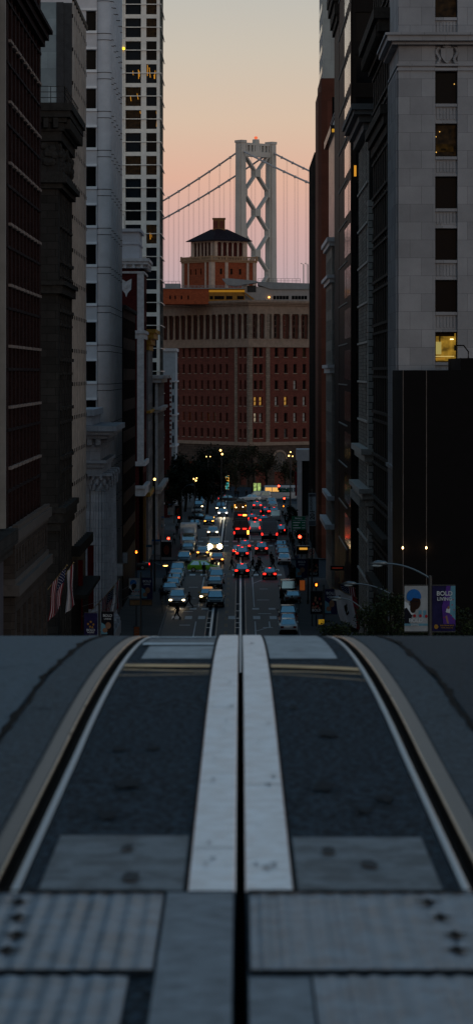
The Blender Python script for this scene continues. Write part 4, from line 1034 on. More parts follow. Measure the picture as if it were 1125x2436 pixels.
# belvedere with arches
i0 = 1.55
def sq2(e): return [tw(i0-e,i0-e), tw(s-i0+e,i0-e), tw(s-i0+e,s-i0+e), tw(i0-e,s-i0+e)]
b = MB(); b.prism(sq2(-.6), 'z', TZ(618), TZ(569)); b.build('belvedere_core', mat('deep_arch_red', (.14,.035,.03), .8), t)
bl = s-2*i0; zsp = TZ(578)
b = MB(); bg_ = MB()
for P, u in ((tw(i0,i0), UR), (tw(i0,s-i0), (-UL_[0],-UL_[1]))):
    na = 5; m_ = 1.15; wA = (bl-2*m_)/na
    b.ob(P, u, 0, m_, 0, .5, TZ(617), TZ(570)); b.ob(P, u, bl-m_, bl, 0, .5, TZ(617), TZ(570))
    b.ob(P, u, m_, bl-m_, .02, .5, TZ(572.5), TZ(570))
    for k in range(na+1): 
        x = m_+wA*k; b.ob(P, u, x-.17, x+.17, .03, .4, TZ(608), zsp)
    for k in range(na):
        xc = m_+wA*(k+.5); r_ = wA/2-.16
        for i in range(8):
            a0, a1 = math.pi*i/8, math.pi*(i+1)/8; n = len(b.v)
            for dep in (.05, .4):
                for uu, z in ((xc+r_*math.cos(a0), zsp+r_*math.sin(a0)), (xc+r_*math.cos(a0)*1.22, max(zsp+r_*math.sin(a0)*1.25, zsp)), (xc+r_*math.cos(a1)*1.22, max(zsp+r_*math.sin(a1)*1.25, zsp)), (xc+r_*math.cos(a1), zsp+r_*math.sin(a1))):
                    b.v.append((P[0]+u[0]*uu-u[1]*dep, P[1]+u[1]*uu+u[0]*dep, z))
            for f in ((0,1,2,3),(7,6,5,4),(0,4,5,1),(1,5,6,2),(2,6,7,3),(3,7,4,0)): b.f.append(tuple(n+k_ for k_ in f)); b.m.append(0)
b.build('arcade', PBR, t)
def pyr(e, z0, e2, z1, nm, m):
    q = MB(); A = sq2(e); B_ = sq2(e2)
    q.v = [(x, y, z0) for x, y in A]+[(x, y, z1) for x, y in B_]; q.f = [(0,1,2,3),(7,6,5,4),(0,1,5,4),(1,2,6,5),(2,3,7,6),(3,0,4,7)]; q.m = [0]*6; return q.build(nm, m, t)
pyr(.9, TZ(568.5), -3.6, TZ(540), 'tiled_roof', mat('dark_roof_tile', (.045,.03,.04), .8, 0, .4, 2, brick=(.5,.5,.06,.3)))
pyr(.95, TZ(570), .92, TZ(568.6), 'eaves', mat('dark_roof_tile', (.045,.03,.04)))
cxp = tw(s/2, s/2)
b = MB(); h_ = 1.5; b.box(cxp[0]-h_, cxp[0]+h_, cxp[1]-h_, cxp[1]+h_, TZ(548), TZ(516)); b.box(cxp[0]-h_-.15, cxp[0]+h_+.15, cxp[1]-h_-.15, cxp[1]+h_+.15, TZ(516), TZ(513))
b.build('roof_lantern', mat('ochre_brown2', (.26,.13,.05), .8, 0, .25, 1), t)
b = MB()
for a in (-.85, .65): b.box(cxp[0]+a-.45, cxp[0]+a+.55, cxp[1]-h_-.05, cxp[1]-h_, TZ(538), TZ(520))
b.build('lantern_panel', RB1, t)

# ---------------------------------------------------------------- suspension bridge
YB = 1600.0; ph = R(39.6)
S = (math.cos(ph), math.sin(ph)); A = (math.sin(ph), -math.cos(ph))     # S across the deck, A along it towards the right and the camera
BX = px(608.5, YB+6)
GRY = mat('bridge_grey_paint', (.54,.50,.45), .6, 0, .12, .08)
t = thing('suspension_bridge', 'grey suspension bridge with a lattice braced tower and sweeping cables behind the brick office', 'bridge', (BX, YB, 0))
def bp(a, s_): return (BX+A[0]*a+S[0]*s_, YB+A[1]*a+S[1]*s_)
def BZ(p): return pz(p, YB)
hs = 10.1
def legbox(mb, sc, z0, z1, w0, w1, l0, l1, off=0):
    n = len(mb.v)
    for z, w_, l_ in ((z0, w0, l0), (z1, w1, l1)):
        for a, c_ in ((-l_,-w_),(l_,-w_),(l_,w_),(-l_,w_)): P = bp(a, sc+c_); mb.v.append((P[0], P[1], z))
    for f in ((0,3,2,1),(4,5,6,7),(0,1,5,4),(1,2,6,5),(2,3,7,6),(3,0,4,7)): mb.f.append(tuple(n+i for i in f)); mb.m.append(0)
for sg in (-1, 1):
    b = MB(); legbox(b, sg*(hs+.6), 2, BZ(338), 1.9, 1.5, 3.2, 2.6)
    legbox(b, sg*(hs+.6), 2, BZ(345), 2.75, 2.1, 2.4, 1.4); legbox(b, sg*(hs+.6), BZ(340), BZ(334), 1.9, 1.9, 2.9, 2.9); b.build('tower_leg', GRY, t)
b = MB(); zc_ = [411, 504.5, 601.6, 700]
zn = [364, 457.5, 552.5, 649, 745]
ins = hs-1.6
for i, c_ in enumerate(zc_):
    for sg in (-1, 1):
        for zz_ in (zn[i], zn[i+1]):
            for a in (-.8, .8):
                P = bp(a, sg*ins*1.06); Q = bp(a, 0); b.bar((P[0],P[1],BZ(zz_)), (Q[0],Q[1],BZ(c_)), .9, 1.35, up=(A[0],A[1],0))
    P = bp(-1.9, 0); Q = bp(1.9, 0); b.bar((P[0],P[1],BZ(c_)), (Q[0],Q[1],BZ(c_)), 3.7, 3.9)
    for sg in (-1, 1):
        P = bp(-1.9, sg*(ins-.3)); Q = bp(1.9, sg*(ins-.3)); b.bar((P[0],P[1],BZ(zn[i+1])), (Q[0],Q[1],BZ(zn[i+1])), 1.4, 4.6)
b.build('cross_bracing', GRY, t)
b = MB(); legbox(b, 0, BZ(372), BZ(360), hs, hs, 1.8, 1.8); legbox(b, 0, BZ(345), BZ(339.5), hs, hs, 1.5, 1.5)
for k in (-7.4, -4.9, -2.5, 2.5, 4.9, 7.4): legbox(b, k, BZ(360), BZ(345), .55, .55, 1.4, 1.4)
legbox(b, 0, BZ(360), BZ(330), 1.7, 1.3, 1.6, 1.3); b.build('portal', GRY, t)
b = MB(); P = bp(0, 0); b.ball((P[0], P[1], BZ(326)), (1.0,1.0,.8), 8, 6); b.tube([(P[0],P[1],BZ(331)), (P[0],P[1],BZ(324))], .25, 6); b.build('beacon', mat('beacon_red', (.5,.05,.02), .5, emit=(1,.2,.08), es=.8), t)
zc0 = BZ(357)
def cz_(a): return zc0-.40*abs(a)+.00057*a*a
CAB = mat('cable_grey', (.45,.42,.42), .6)
for sg in (-1, 1):
    for d_ in (-1, 1):
        pts = []
        for k in range(0, 36): a = d_*k*8.0; P = bp(a, sg*(hs+.6)); pts.append((P[0], P[1], cz_(a)))
        b = MB(); b.tube(pts, .50, 8); c = b.build('main_cable', CAB, t)
        q = MB()
        for k in range(1, 30):
            a = d_*k*9.0; P = bp(a, sg*(hs+.6)); q.bar((P[0],P[1],cz_(a)-.8), (P[0],P[1],cz_(a)+.6), 1.25)
        q.build('cable_band', CAB, c)
    for k in list(range(-26, 0))+list(range(1, 24)):
        a = k*9.0+(4.5 if sg > 0 else 0); q = MB()
        for o_ in (-.35, .35):
            P = bp(a+o_, sg*(hs+.6)); q.bar((P[0],P[1],62), (P[0],P[1],cz_(a)), .085)
        q.build('suspender', mat('suspender_wire', (.45,.38,.38), .6), t)
b = MB(); 
for a0, a1 in ((-400, 400),):
    n = len(b.v)
    for z in (60, 62):
        for a, s_ in ((a0,-10),(a1,-10),(a1,10),(a0,10)): P = bp(a, s_); b.v.append((P[0], P[1], z))
    for f in ((0,3,2,1),(4,5,6,7),(0,1,5,4),(1,2,6,5),(2,3,7,6),(3,0,4,7)): b.f.append(tuple(n+i for i in f)); b.m.append(0)
b.build('deck', GRY, t)
for (p_, d_) in ((722, 1490), (732, 1480)):
    b = MB(); X_ = px(p_, d_); b.tube([(X_,d_,60),(X_,d_,pz(628,d_)),(X_-1.5,d_,pz(625,d_))], .28, 6); tag(b.build('bridge_lamp_post', GRY), 'tall thin bridge lamp post, '+('left' if p_ == 722 else 'right')+' one of two beside the black slab', 'lamp post', 'lamp posts on the bridge')
# ---------------------------------------------------------------- trees
def tree(name, label, x, y, base, h, crown, n, leaf, m, group, seed, trunk_r=.16):
    rnd = random.Random(seed); t = thing(name, label, 'tree', (x, y, base), 0, group)
    b = MB(); cz = h-crown[2]; top = Vector((rnd.uniform(-.2,.2), rnd.uniform(-.2,.2), cz))
    b.tube([(0,0,0), (.03*h,0,cz*.5), tuple(top), (top.x,top.y,cz+crown[2]*.6)], [trunk_r*1.25, trunk_r, trunk_r*.75, trunk_r*.25], 8)
    cl = []
    nb = 13
    for i in range(nb):
        a = 2.4*i+rnd.random(); e = rnd.uniform(-.5, .95); rr = rnd.uniform(.45, .95)
        q = Vector((math.cos(a)*crown[0]*rr*math.sqrt(max(.1,1-e*e*.8)), math.sin(a)*crown[1]*rr*math.sqrt(max(.1,1-e*e*.8)), cz+e*crown[2]*.8))
        st = Vector((top.x*.8, top.y*.8, cz*rnd.uniform(.65, 1.0)))
        b.tube([tuple(st), tuple(st.lerp(q, .5)+Vector((0,0,.12*h*.3))), tuple(q)], [trunk_r*.45, trunk_r*.3, trunk_r*.1], 5)
        cl.append((q, rnd.uniform(.32, .55)))
    b.build('trunk', mat('bark', (.05,.04,.033), .9, 0, .3, 6), t, local=True)
    b = MB(); k = n//len(cl)
    for q, r in cl:
        for i in range(k):
            v = Vector((rnd.gauss(0,1), rnd.gauss(0,1), rnd.gauss(0,1))).normalized()*(rnd.random()**.5)
            c = q+Vector((v.x*crown[0]*r, v.y*crown[1]*r, v.z*crown[2]*r)); s = leaf*rnd.uniform(.6, 1.3)
            d1 = Vector((rnd.uniform(-1,1), rnd.uniform(-1,1), rnd.uniform(-.6,.6))).normalized(); d2 = d1.cross(Vector((rnd.uniform(-1,1), rnd.uniform(-1,1), rnd.uniform(-1,1)))).normalized()
            b.quad(tuple(c-d1*s), tuple(c-d2*s*.5), tuple(c+d1*s), tuple(c+d2*s*.5), mi=rnd.choice((0,0,1)))
    me = bpy.data.meshes.new('crown'); me.from_pydata(b.v, [], b.f); 
    for mm in m: me.materials.append(mm)
    me.polygons.foreach_set('material_index', b.m)
    o = bpy.data.objects.new('crown', me); COL.objects.link(o); o.parent = t
    return t
LF = [mat('dark_leaf', (.035,.050,.022), .6, 0, .3, 3), mat('light_leaf', (.075,.10,.035), .6, 0, .3, 3)]
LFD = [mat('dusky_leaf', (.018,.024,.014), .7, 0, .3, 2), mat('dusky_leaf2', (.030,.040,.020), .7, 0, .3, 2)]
LFB = [mat('bronze_leaf', (.045,.045,.026), .7, 0, .3, 2), mat('bronze_leaf2', (.060,.050,.028), .7, 0, .3, 2)]
def near_tree(i, p, top, d, rx, rz, n, lb):
    x = px(p, d); h = pz(top, d)-gz(d); tree('street_tree', lb, x, d, gz(d)+.15, h, (rx, rx, rz), n, .085, LF, 'leafy trees on the right pavement below the crest', 40+i, .07)
near_tree(0, 805, 1486, 168, 1.2, .8, 1500, 'low leafy tree under the red and white flag, leftmost of the pavement trees')
near_tree(1, 884, 1446, 158, .95, 1.4, 1700, 'bushy small tree just below the middle street lamp arm')
near_tree(2, 925, 1416, 150, 1.15, 1.7, 2400, 'tallest bushy tree directly left of the cap portrait banner')
near_tree(3, 990, 1448, 146, 1.0, 1.4, 1900, 'leafy tree behind the cap portrait banner')
near_tree(4, 1092, 1428, 150, 1.1, 1.6, 2200, 'leafy tree at the right edge beyond the purple banner')
near_tree(5, 1040, 1462, 160, 1.0, 1.2, 1200, 'low leafy tree behind the purple banner pole')
far = [(405,1092,545,4.2,4.6,'dark tree beside the foot of the glass tower'),(440,1082,565,4.4,5.0,'broad dark tree, second of the left clump from the glass tower'),
       (472,1074,585,4.0,5.2,'dark tree with a lamp showing in its lower leaves'),(505,1064,610,4.0,5.5,'dark tree in front of the left brick wing, just left of the twin globe lamp'),
       (492,1105,560,3.0,4.0,'lower dark tree over the far left kerb'),(425,1118,520,3.0,3.8,'low dark tree nearest on the left pavement')]
for i, (p, top, d, rx, rz, lb) in enumerate(far):
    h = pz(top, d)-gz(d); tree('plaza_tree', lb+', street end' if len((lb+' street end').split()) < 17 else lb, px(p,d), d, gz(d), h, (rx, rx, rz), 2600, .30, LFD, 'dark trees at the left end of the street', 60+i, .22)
for i, (p, top, d, rx, rz, lb) in enumerate([(560,1062,672,3.6,4.2,'olive tree in front of the brick corner, left one'),(600,1060,668,3.4,4.2,'olive tree in front of the sandstone corner pier'),(632,1072,662,3.0,3.8,'olive tree left of the arched window'),(690,1092,655,2.6,3.3,'dark tree right of the arched window beside the pale canopy'),(535,1085,660,3.0,4.0,'olive tree right of the twin globe lamp')]):
    h = pz(top, d)-gz(d); tree('avenue_tree', lb, px(p,d), d, gz(d), h, (rx, rx, rz), 1500, .26, LFB, 'thin olive trees before the brick office', 80+i, .2)
for i, (p, top, d, lb) in enumerate([(690,1205,470,'small dark tree above the green direction sign'),(712,1262,420,'small dark tree behind the bright red signal'),(700,1352,360,'dark tree on the kerb beside the black van')]):
    h = pz(top, d)-gz(d); tree('kerb_tree', lb, px(p,d)+.3, d, gz(d)+.15, h, (1.0, 1.0, 1.5), 900, .16, LFD, 'small trees along the right kerb', 90+i, .08)

# ---------------------------------------------------------------- vehicles
CG = mat('car_glass', (.30,.43,.48), .05, .85, .05, 1, spec=1.0)
TYRE = mat('tyre_rubber', (.015,.015,.015), .8)
RIM = mat('alloy_rim', (.45,.45,.46), .3, .9)
BLKP = mat('black_plastic', (.015,.015,.016), .5)
PLATE = mat('number_plate', (.6,.6,.58), .5)
HL_ON = mat('headlight_on', (1,.9,.7), .3, emit=(1,.74,.40), es=9)
HL_OFF = mat('headlight_off', (.55,.60,.62), .12, .3, .1, 1)
HL_W = mat('headlight_white', (1,1,.95), .3, emit=(1,.93,.78), es=9)
HL_A = mat('indicator_amber', (1,.5,.1), .3, emit=(1,.38,.05), es=5)
TL_ON = mat('tail_light_on', (.6,.02,.01), .3, emit=(1,.018,.010), es=4.5)
TL_OFF = mat('tail_light_off', (.22,.012,.012), .25)
HL_B = mat('headlight_glare', (1,1,.9), .3, emit=(1,.80,.42), es=30)
def paint(n, c, r=.3): return mat('paint_'+n, c, r, .25, .05, 1, spec=.7)
P = {'black': paint('black', (.010,.010,.012), .22), 'silver': paint('silver', (.36,.38,.40)), 'white': paint('white', (.62,.63,.64)), 'grey': paint('grey', (.10,.11,.12)),
     'blue': paint('blue', (.03,.05,.09)), 'red': paint('red', (.20,.012,.014)), 'green': paint('lime_green', (.20,.50,.012), .35), 'tan': paint('tan', (.28,.22,.15)), 'dark': paint('dark', (.025,.027,.03)), 'yellow': paint('yellow', (.45,.30,.02))}
def car(kind):
    S_ = {'sedan': (4.7,1.84,1.45, .30,.46,.74,.90, .98), 'suv': (4.75,1.94,1.76, .27,.38,.86,.96, 1.08), 'hatch': (4.35,1.78,1.50, .22,.42,.84,.97, .96),
          'van': (5.2,2.0,2.1, .13,.30,.95,.985, 1.15)}[kind]
    L_, W, H, c0, c1, c2, c3, belt = S_; h = L_/2
    t = thing('parked_car' if kind != 'van' else 'minivan', 'template', 'car', (0,0,0))
    yy = lambda f: -h+f*L_
    hood = belt-.12 if kind != 'van' else belt-.05
    prof = [(yy(.02), .30), (yy(0), .42), (yy(.01), .68), (yy(.05), hood-.10), (yy(c0*.6), hood), (yy(c0+.02), belt-.02), (yy(c3-.01), belt+.02), (yy(.995), belt-.06), (yy(1), .62), (yy(.985), .32)]
    b = MB(); b.prism(prof, 'x', -W/2, W/2); bd = b.build('body', P['silver'], t, bevel=.09, local=True)
    b = MB(); k = .455*W; k2 = (.37 if kind != 'van' else .42)*W
    B0 = [(-k,yy(c0),belt-.03), (k,yy(c0),belt-.03), (k,yy(c3),belt-.02), (-k,yy(c3),belt-.02)]; T0 = [(-k2,yy(c1),H-.03), (k2,yy(c1),H-.03), (k2,yy(c2),H), (-k2,yy(c2),H)]
    b.v = B0+T0; b.f = [(0,1,2,3),(7,6,5,4),(0,1,5,4),(1,2,6,5),(2,3,7,6),(3,0,4,7)]; b.m = [0]*6; b.build('cabin', P['silver'], t, bevel=.05, local=True)
    def pane(name, a, b_, c, d, s=.86, out=.015):
        q = [Vector(p) for p in (a, b_, c, d)]; ce = sum(q, Vector())/4; nr = (q[1]-q[0]).cross(q[3]-q[0]).normalized()
        if nr.dot(ce-Vector((0,0,(belt+H)/2))) < 0: nr = -nr
        z = MB(); f_ = [ce+(p-ce)*s+nr*out for p in q]; bk = [p-nr*(out+.02) for p in f_]; z.v = [tuple(p) for p in f_+bk]; z.f = [(0,1,2,3),(7,6,5,4),(0,1,5,4),(1,2,6,5),(2,3,7,6),(3,0,4,7)]; z.m = [0]*6
        return z.build(name, CG, t, local=True)
    pane('windshield', B0[0], B0[1], T0[1], T0[0], .90); pane('rear_window', B0[3], B0[2], T0[2], T0[3], .84)
    for s in (0, 1):
        a, d = (B0[1], B0[2]) if s else (B0[0], B0[3]); e, f_ = (T0[1], T0[2]) if s else (T0[0], T0[3])
        a, d, e, f_ = map(Vector, (a, d, e, f_))
        for u0, u1 in ((.04, .48), (.52, .96)): pane('side_window', a.lerp(d, u0), a.lerp(d, u1), e.lerp(f_, u1), e.lerp(f_, u0), .86)
    for sx in (-1, 1):
        for fy in (.19, .81):
            r = .33 if kind != 'suv' else .37; b = MB(); b.tube([(sx*(W/2-.20), yy(fy), r), (sx*(W/2+.012), yy(fy), r)], r, 20); w_ = b.build('wheel', TYRE, t, local=True)
            b = MB(); b.tube([(sx*(W/2+.012), yy(fy), r), (sx*(W/2+.02), yy(fy), r)], r*.62, 14)
            for q in range(5): a = q*2*math.pi/5; b.bar((sx*(W/2+.025), yy(fy), r), (sx*(W/2+.025), yy(fy)+math.cos(a)*r*.55, r+math.sin(a)*r*.55), .06)
            b.build('rim', RIM, w_, local=True)
        b = MB(); b.ball((sx*(W/2-.24), yy(0.015), .70), (.17,.10,.09), 10, 6); b.build('headlight', HL_OFF, t, local=True)
        b = MB(); zt = belt-.12 if kind in ('sedan', 'hatch') else belt-.05
        b.box(sx*(W/2-.26)-.16, sx*(W/2-.26)+.16, yy(1)-.10, yy(1)+.03, zt-.20, zt) if kind != 'van' else b.box(sx*(W/2-.14)-.07, sx*(W/2-.14)+.07, yy(1)-.1, yy(1)+.03, .9, 1.3)
        b.build('tail_light', TL_OFF, t, bevel=.02, local=True)
        b = MB(); b.box(min(sx*(W/2-.03), sx*(W/2+.14)), max(sx*(W/2-.03), sx*(W/2+.14)), yy(c0+.07), yy(c0+.10)+.02, belt-.02, belt+.13); b.build('side_mirror', P['silver'], t, bevel=.02, local=True)
    b = MB(); b.box(-W*.30, W*.30, yy(0)-.02, yy(0)+.05, .48, .62); b.box(-W*.42, W*.42, yy(0)-.012, yy(0)+.06, .30, .40); b.build('grille', BLKP, t, local=True)
    b = MB(); b.box(-W*.45, W*.45, yy(1)-.03, yy(1)+.03, .30, .48); b.build('rear_bumper', BLKP, t, local=True)
    b = MB(); b.box(-.16, .16, yy(1), yy(1)+.045, .58, .70); b.build('number_plate', PLATE, t, local=True)
    b = MB(); b.box(-.16, .16, yy(0)-.04, yy(0), .40, .50); b.build('number_plate', PLATE, t, local=True)
    b = MB(); b.box(-.15, .15, yy(c2)-.02, yy(c2)+.03, H-.03, H+.015); b.build('brake_light', TL_OFF, t, local=True)
    return t, L_
TPL = {k: car(k) for k in ('sedan', 'suv', 'hatch', 'van')}
kname = {'sedan': 'sedan_car', 'suv': 'suv_car', 'hatch': 'hatchback_car', 'van': 'minivan'}
used = {}
def put(kind, col, p, py, heading, lab, head='off', tail='off', group=None, d=None, z=0):
    tpl, L_ = TPL[kind]; dist = (D(py) if d is None else d); yc = dist+(L_/2 if heading in (0, 180) else .9)
    rm = {'paint_silver': P[col]}
    hm = {'on': HL_ON, 'white': HL_W, 'amber': HL_A, 'off': None}[head]
    if hm: rm['headlight_off'] = hm
    if tail == 'on': rm['tail_light_off'] = TL_ON
    c = dup(tpl, (px(p, dist), yc, gz(yc)+.006), R(heading), lab, group, 'car' if kind != 'van' else 'van', rm)
    c.name = kname[kind]; return c
GP = 'cars parked along the left kerb'; GO = 'oncoming cars in the left lanes'; GA = 'cars driving away in the right lanes'; GR = 'cars parked along the right kerb'
# right lanes, seen from behind
put('suv','black',575.3,1375,180,'black suv waiting over the near track slot with its brake lights on','off','on',GA)
put('sedan','black',641.5,1380,180,'black sedan with red brake lights, stopped just right of the nearest black suv','off','on',GA)
put('suv','black',576,1332,180,'second black suv in the track lane, directly ahead of the nearest one','off','on',GA)
put('sedan','silver',567,1318,180,'silver sedan peeking out left of the second black suv','off','on',GA, d=424)
put('hatch','silver',583,1306,180,'silver hatchback between the second black suv and the tall red lit truck','off','on',GA, d=437)
put('suv','dark',622,1320,180,'dark suv alone in the middle lane with red tail lights, below the pale box truck','off','on',GA)
put('van','white',606,1272,180,'white van with high red tail lights between the two trucks','off','on',GA)
put('sedan','red',599,1243,180,'dark red sedan braking beyond the white van','off','on',GA)
put('hatch','dark',627,1247,180,'dark hatchback braking beyond the box truck','off','on',GA)
put('sedan','silver',612,1211,180,'farthest silver sedan with bright brake lights, right of the cable car','off','on',GA)
put('suv','black',668,1275,180,'black suv with one glowing tail light beside the right kerb','off','on',GA)
# parked on the right
put('hatch','white',676,1344,180,'white hatchback parked nearest in the middle group on the right kerb',group=GR)
put('suv','grey',674,1331,180,'grey suv parked second in the middle group on the right kerb',group=GR, d=414)
put('sedan','silver',671,1318,180,'silver sedan parked third in the middle group on the right kerb',group=GR, d=425)
put('sedan','blue',669,1307,180,'blue sedan parked at the far end of the middle group on the right kerb',group=GR, d=437)
put('van','silver',655,1243,180,'silver minivan parked with an amber light under the dark kerb tree',group=GR)
put('sedan','dark',652,1226,180,'dark sedan parked just beyond the silver minivan','off','on',group=GR)
put('suv','silver',648,1212,180,'silver suv parked second beyond the silver minivan',group=GR)
put('sedan','silver',646,1203,180,'pale sedan parked at the far end of the right kerb',group=GR, d=600)
put('hatch','white',686,1512,180,'white hatchback nearest to the crest on the right kerb',group=GR, d=292)
put('sedan','red',685.5,1504,180,'dark red sedan parked right in front of the crest hatchback',group=GR, d=299)
put('suv','dark',685,1495,180,'dark suv parked third from the crest on the right kerb',group=GR, d=306)
put('sedan','grey',697,1439,180,'grey sedan half hidden between the black van and the people, right kerb',group=GR)
put('van','black',686,1425,180,'tall plain black van parked under the banners on the right kerb',group=GR)
# oncoming and parked left
put('suv','silver',421,1443,0,'silver suv with both headlights lit, nearest on the left kerb','on',group=GP)
put('sedan','blue',403.6,1420,0,'blue sedan parked partly hidden left of the lit silver suv',group=GP, d=344)
put('hatch','grey',411,1404,0,'grey hatchback parked second behind the lit silver suv',group=GP, d=352)
put('sedan','dark',415,1393,0,'dark sedan parked third behind the lit silver suv',group=GP, d=361)
put('sedan','silver',419,1385,0,'silver sedan parked fourth behind the lit silver suv',group=GP, d=369.5)
put('suv','dark',422,1373,0,'dark suv parked at the back of the near left row',group=GP, d=378)
put('suv','dark',437,1345,0,'dark suv parked alone left of the lime green car',group=GP)
put('sedan','grey',446.5,1318,0,'grey sedan parked in front of the white box truck',group=GP)
put('sedan','dark',463,1258,0,'dark sedan parked just behind the white box truck',group=GP)
put('sedan','silver',468,1223,0,'silver sedan parked beyond the turning black sedan',group=GP)
put('suv','dark',472,1213,0,'dark suv parked second beyond the turning black sedan','on',group=GP)
put('sedan','silver',475,1204,0,'silver sedan parked third beyond the turning black sedan',group=GP)
put('sedan','blue',478,1196,0,'blue sedan parked farthest away on the left kerb',group=GP)
put('sedan','black',478,1241,90,'long black sedan turning sideways across the left lanes','amber','off',GO)
put('sedan','white',506,1276,0,'white sedan coming toward the camera with warm headlights, behind the glaring van','on',group=GO)
v = put('van','tan',511,1314,0,'tan van with two glaring yellow headlights','on',group=GO)
for ch in v.children:
    if ch.name.startswith('headlight'):
        sx_ = 1 if sum(q[0] for q in ch.bound_box) > 0 else -1; q_ = MB(); q_.ball((sx_*.72,-2.62,.86), (.36,.12,.36), 14, 8); o_ = q_.build('headlight_glare', HL_B, v, local=True)
        ch.name = 'fog_light'  # the van's own headlights, behind the glowing balls added for lens glare
put('sedan','red',517,1343,0,'dark red sedan in the track lane below the glaring van','amber',group=GO)
put('sedan','silver',482,1326,0,'silver sedan with amber lamps just above the lime green car','amber',group=GO)
put('hatch','green',484.5,1362,90,'lime green hatchback crossing the street sideways','off','off',None)
put('sedan','black',511.5,1380,0,'black sedan with lit lamps, first below the lime green car','white',group=GO)
put('suv','grey',515,1388,0,'grey suv second below the lime green car',group=GO, d=364.5)
put('sedan','dark',511,1402,0,'dark sedan third below the lime green car',group=GO, d=355.5)
tx = put('sedan','yellow',493,1434,0,'taxi with a lit roof sign nosing out left of the front black suv','on',group=GO)
b = MB(); b.box(-.55,.55,-.1,.25,1.45,1.63); b.build('roof_sign', mat('taxi_sign', (.5,.3,.1), .5, emit=(1,.45,.15), es=.5), tx, local=True, bevel=.03)
put('suv','black',512,1446,0,'black suv at the head of the oncoming lane on the second track',group=GO)
put('suv','dark',525,1217,0,'dark suv with yellow headlights far away beside the cable car','on',group=GO)
put('sedan','white',530,1229,0,'white sedan with brilliant headlights lighting the wet rails','white',group=GO)
put('sedan','dark',547,1195,90,'dark sedan crossing sideways left of the cable car roof','off','on',None)
put('sedan','white',594,1193,270,'white sedan crossing sideways just right of the cable car roof')
put('van','silver',616,1192,270,'silver van crossing sideways in front of the white bus')
put('sedan','dark',313,1368,270,'dark sedan with a red lamp leaving the left side street','off','on',None, d=392)
put('sedan','dark',630,1226,180,'dark sedan braking in the middle lanes left of the farthest silver suv','off','on',GA)
put('suv','dark',590,1262,180,'dark suv braking between the shuttle van and the white van','off','on',GA)
put('sedan','dark',497,1249,0,'dark sedan with amber lamps behind the oncoming white sedan','amber',group=GO)
for k, (tt, _) in TPL.items(): remove_tree(tt)
# pool of light from the glaring headlights
for i, (p_, py_) in enumerate(((505,1301),(520,1301))):
    s_ = bpy.data.lights.new('headlight_beam', 'SPOT'); s_.energy = 500; s_.color = (1,.74,.36); s_.spot_size = R(32); s_.spot_blend = .8; s_.shadow_soft_size = .12
    o = bpy.data.objects.new('headlight_beam', s_); COL.objects.link(o); o.location = (px(p_,432), 431.5, gz(432)+.75); o.rotation_euler = Vector((0,-1,-.10)).to_track_quat('-Z','Y').to_euler()
for i, (p_, dd, e_, c_) in enumerate(((525,548.4,500,(1,.85,.6)),(535,548.4,500,(1,.85,.6)),(415,328.3,40,(1,.72,.4)),(428,328.3,40,(1,.72,.4)))):
    s_ = bpy.data.lights.new('headlight_beam', 'SPOT'); s_.energy = e_; s_.color = c_; s_.spot_size = R(60); s_.spot_blend = .8; s_.shadow_soft_size = .1
    o = bpy.data.objects.new('headlight_beam', s_); COL.objects.link(o); o.location = (px(p_,dd), dd-.3, gz(dd)+.7); o.rotation_euler = Vector((0,-1,-.08)).to_track_quat('-Z','Y').to_euler()
def wheels(t, xs, ys_, r=.45, w_=.28):
    for x in xs:
        for y in ys_:
            b = MB(); b.tube([(x-w_/2,y,r),(x+w_/2,y,r)], r, 20); o = b.build('wheel', TYRE, t, local=True)
            b = MB(); b.tube([(x-w_/2-.01,y,r),(x+w_/2+.01,y,r)], r*.5, 12); b.build('rim', RIM, o, local=True)
def box_truck(p_, d, lab, facing, W=2.4, H=3.9, L_=6.6, col='white', lights=None):
    t = thing('box_truck', lab, 'truck', (px(p_,d), d+L_/2, gz(d+3)+.006), R(facing)); h = L_/2
    b = MB(); b.box(-W/2, W/2, -h+1.9, h, .95, H); b.build('cargo_box', mat('truck_box_white', (.85,.85,.88), .5, 0, .15, 1.5), t, bevel=.05, local=True)
    b = MB(); b.box(-W/2+.1, W/2-.1, -h+1.9+.02, h-.05, .5, .94); b.build('chassis', BLKP, t, local=True)
    b = MB(); b.prism([(-h,.5),(-h,1.35),(-h+.55,1.55),(-h+1.0,2.5),(-h+1.85,2.6),(-h+1.85,.5)], 'x', -W*.42, W*.42); b.build('cab', P['white'], t, bevel=.08, local=True)
    b = MB(); b.prism([(-h+.53,1.57),(-h+.57,1.55),(-h+.98,2.4),(-h+.94,2.42)], 'x', -W*.37, W*.37); b.build('windshield', CG, t, local=True)
    b = MB(); b.prism([(-h+.2,2.63),(-h+1.88,3.4),(-h+1.88,2.63)], 'x', -W*.36, W*.36); b.build('wind_deflector', P['white'], t, bevel=.05, local=True)
    for s in (-1, 1):
        b = MB(); b.box(s*W*.32-.14, s*W*.32+.14, -h-.03, -h+.03, .9, 1.1); b.build('headlight', HL_OFF, t, local=True)
        b = MB(); b.box(s*(W/2-.14)-.09, s*(W/2-.14)+.09, h-.02, h+.04, 1.0, 1.35); b.build('tail_light', TL_ON if lights else TL_OFF, t, local=True)
        b = MB(); b.box(s*(W/2+.06)-.08, s*(W/2+.06)+.08, -h+.8, -h+.86, 1.6, 2.1); b.build('side_mirror', BLKP, t, local=True)
    b = MB(); b.box(-W/2+.06, W/2-.06, h-.01, h+.03, .35, .6); b.build('rear_bumper', BLKP, t, local=True)
    b = MB()
    for k in range(8): b.box(-W/2+.1, W/2-.1, h, h+.012, 1.2+k*.32, 1.48+k*.32)
    b.build('roll_door', mat('roll_door', (.35,.35,.37), .5, 0, .1, 1), t, local=True)
    wheels(t, (-W/2+.2, W/2-.2), (-h+.9, h-1.4)); return t
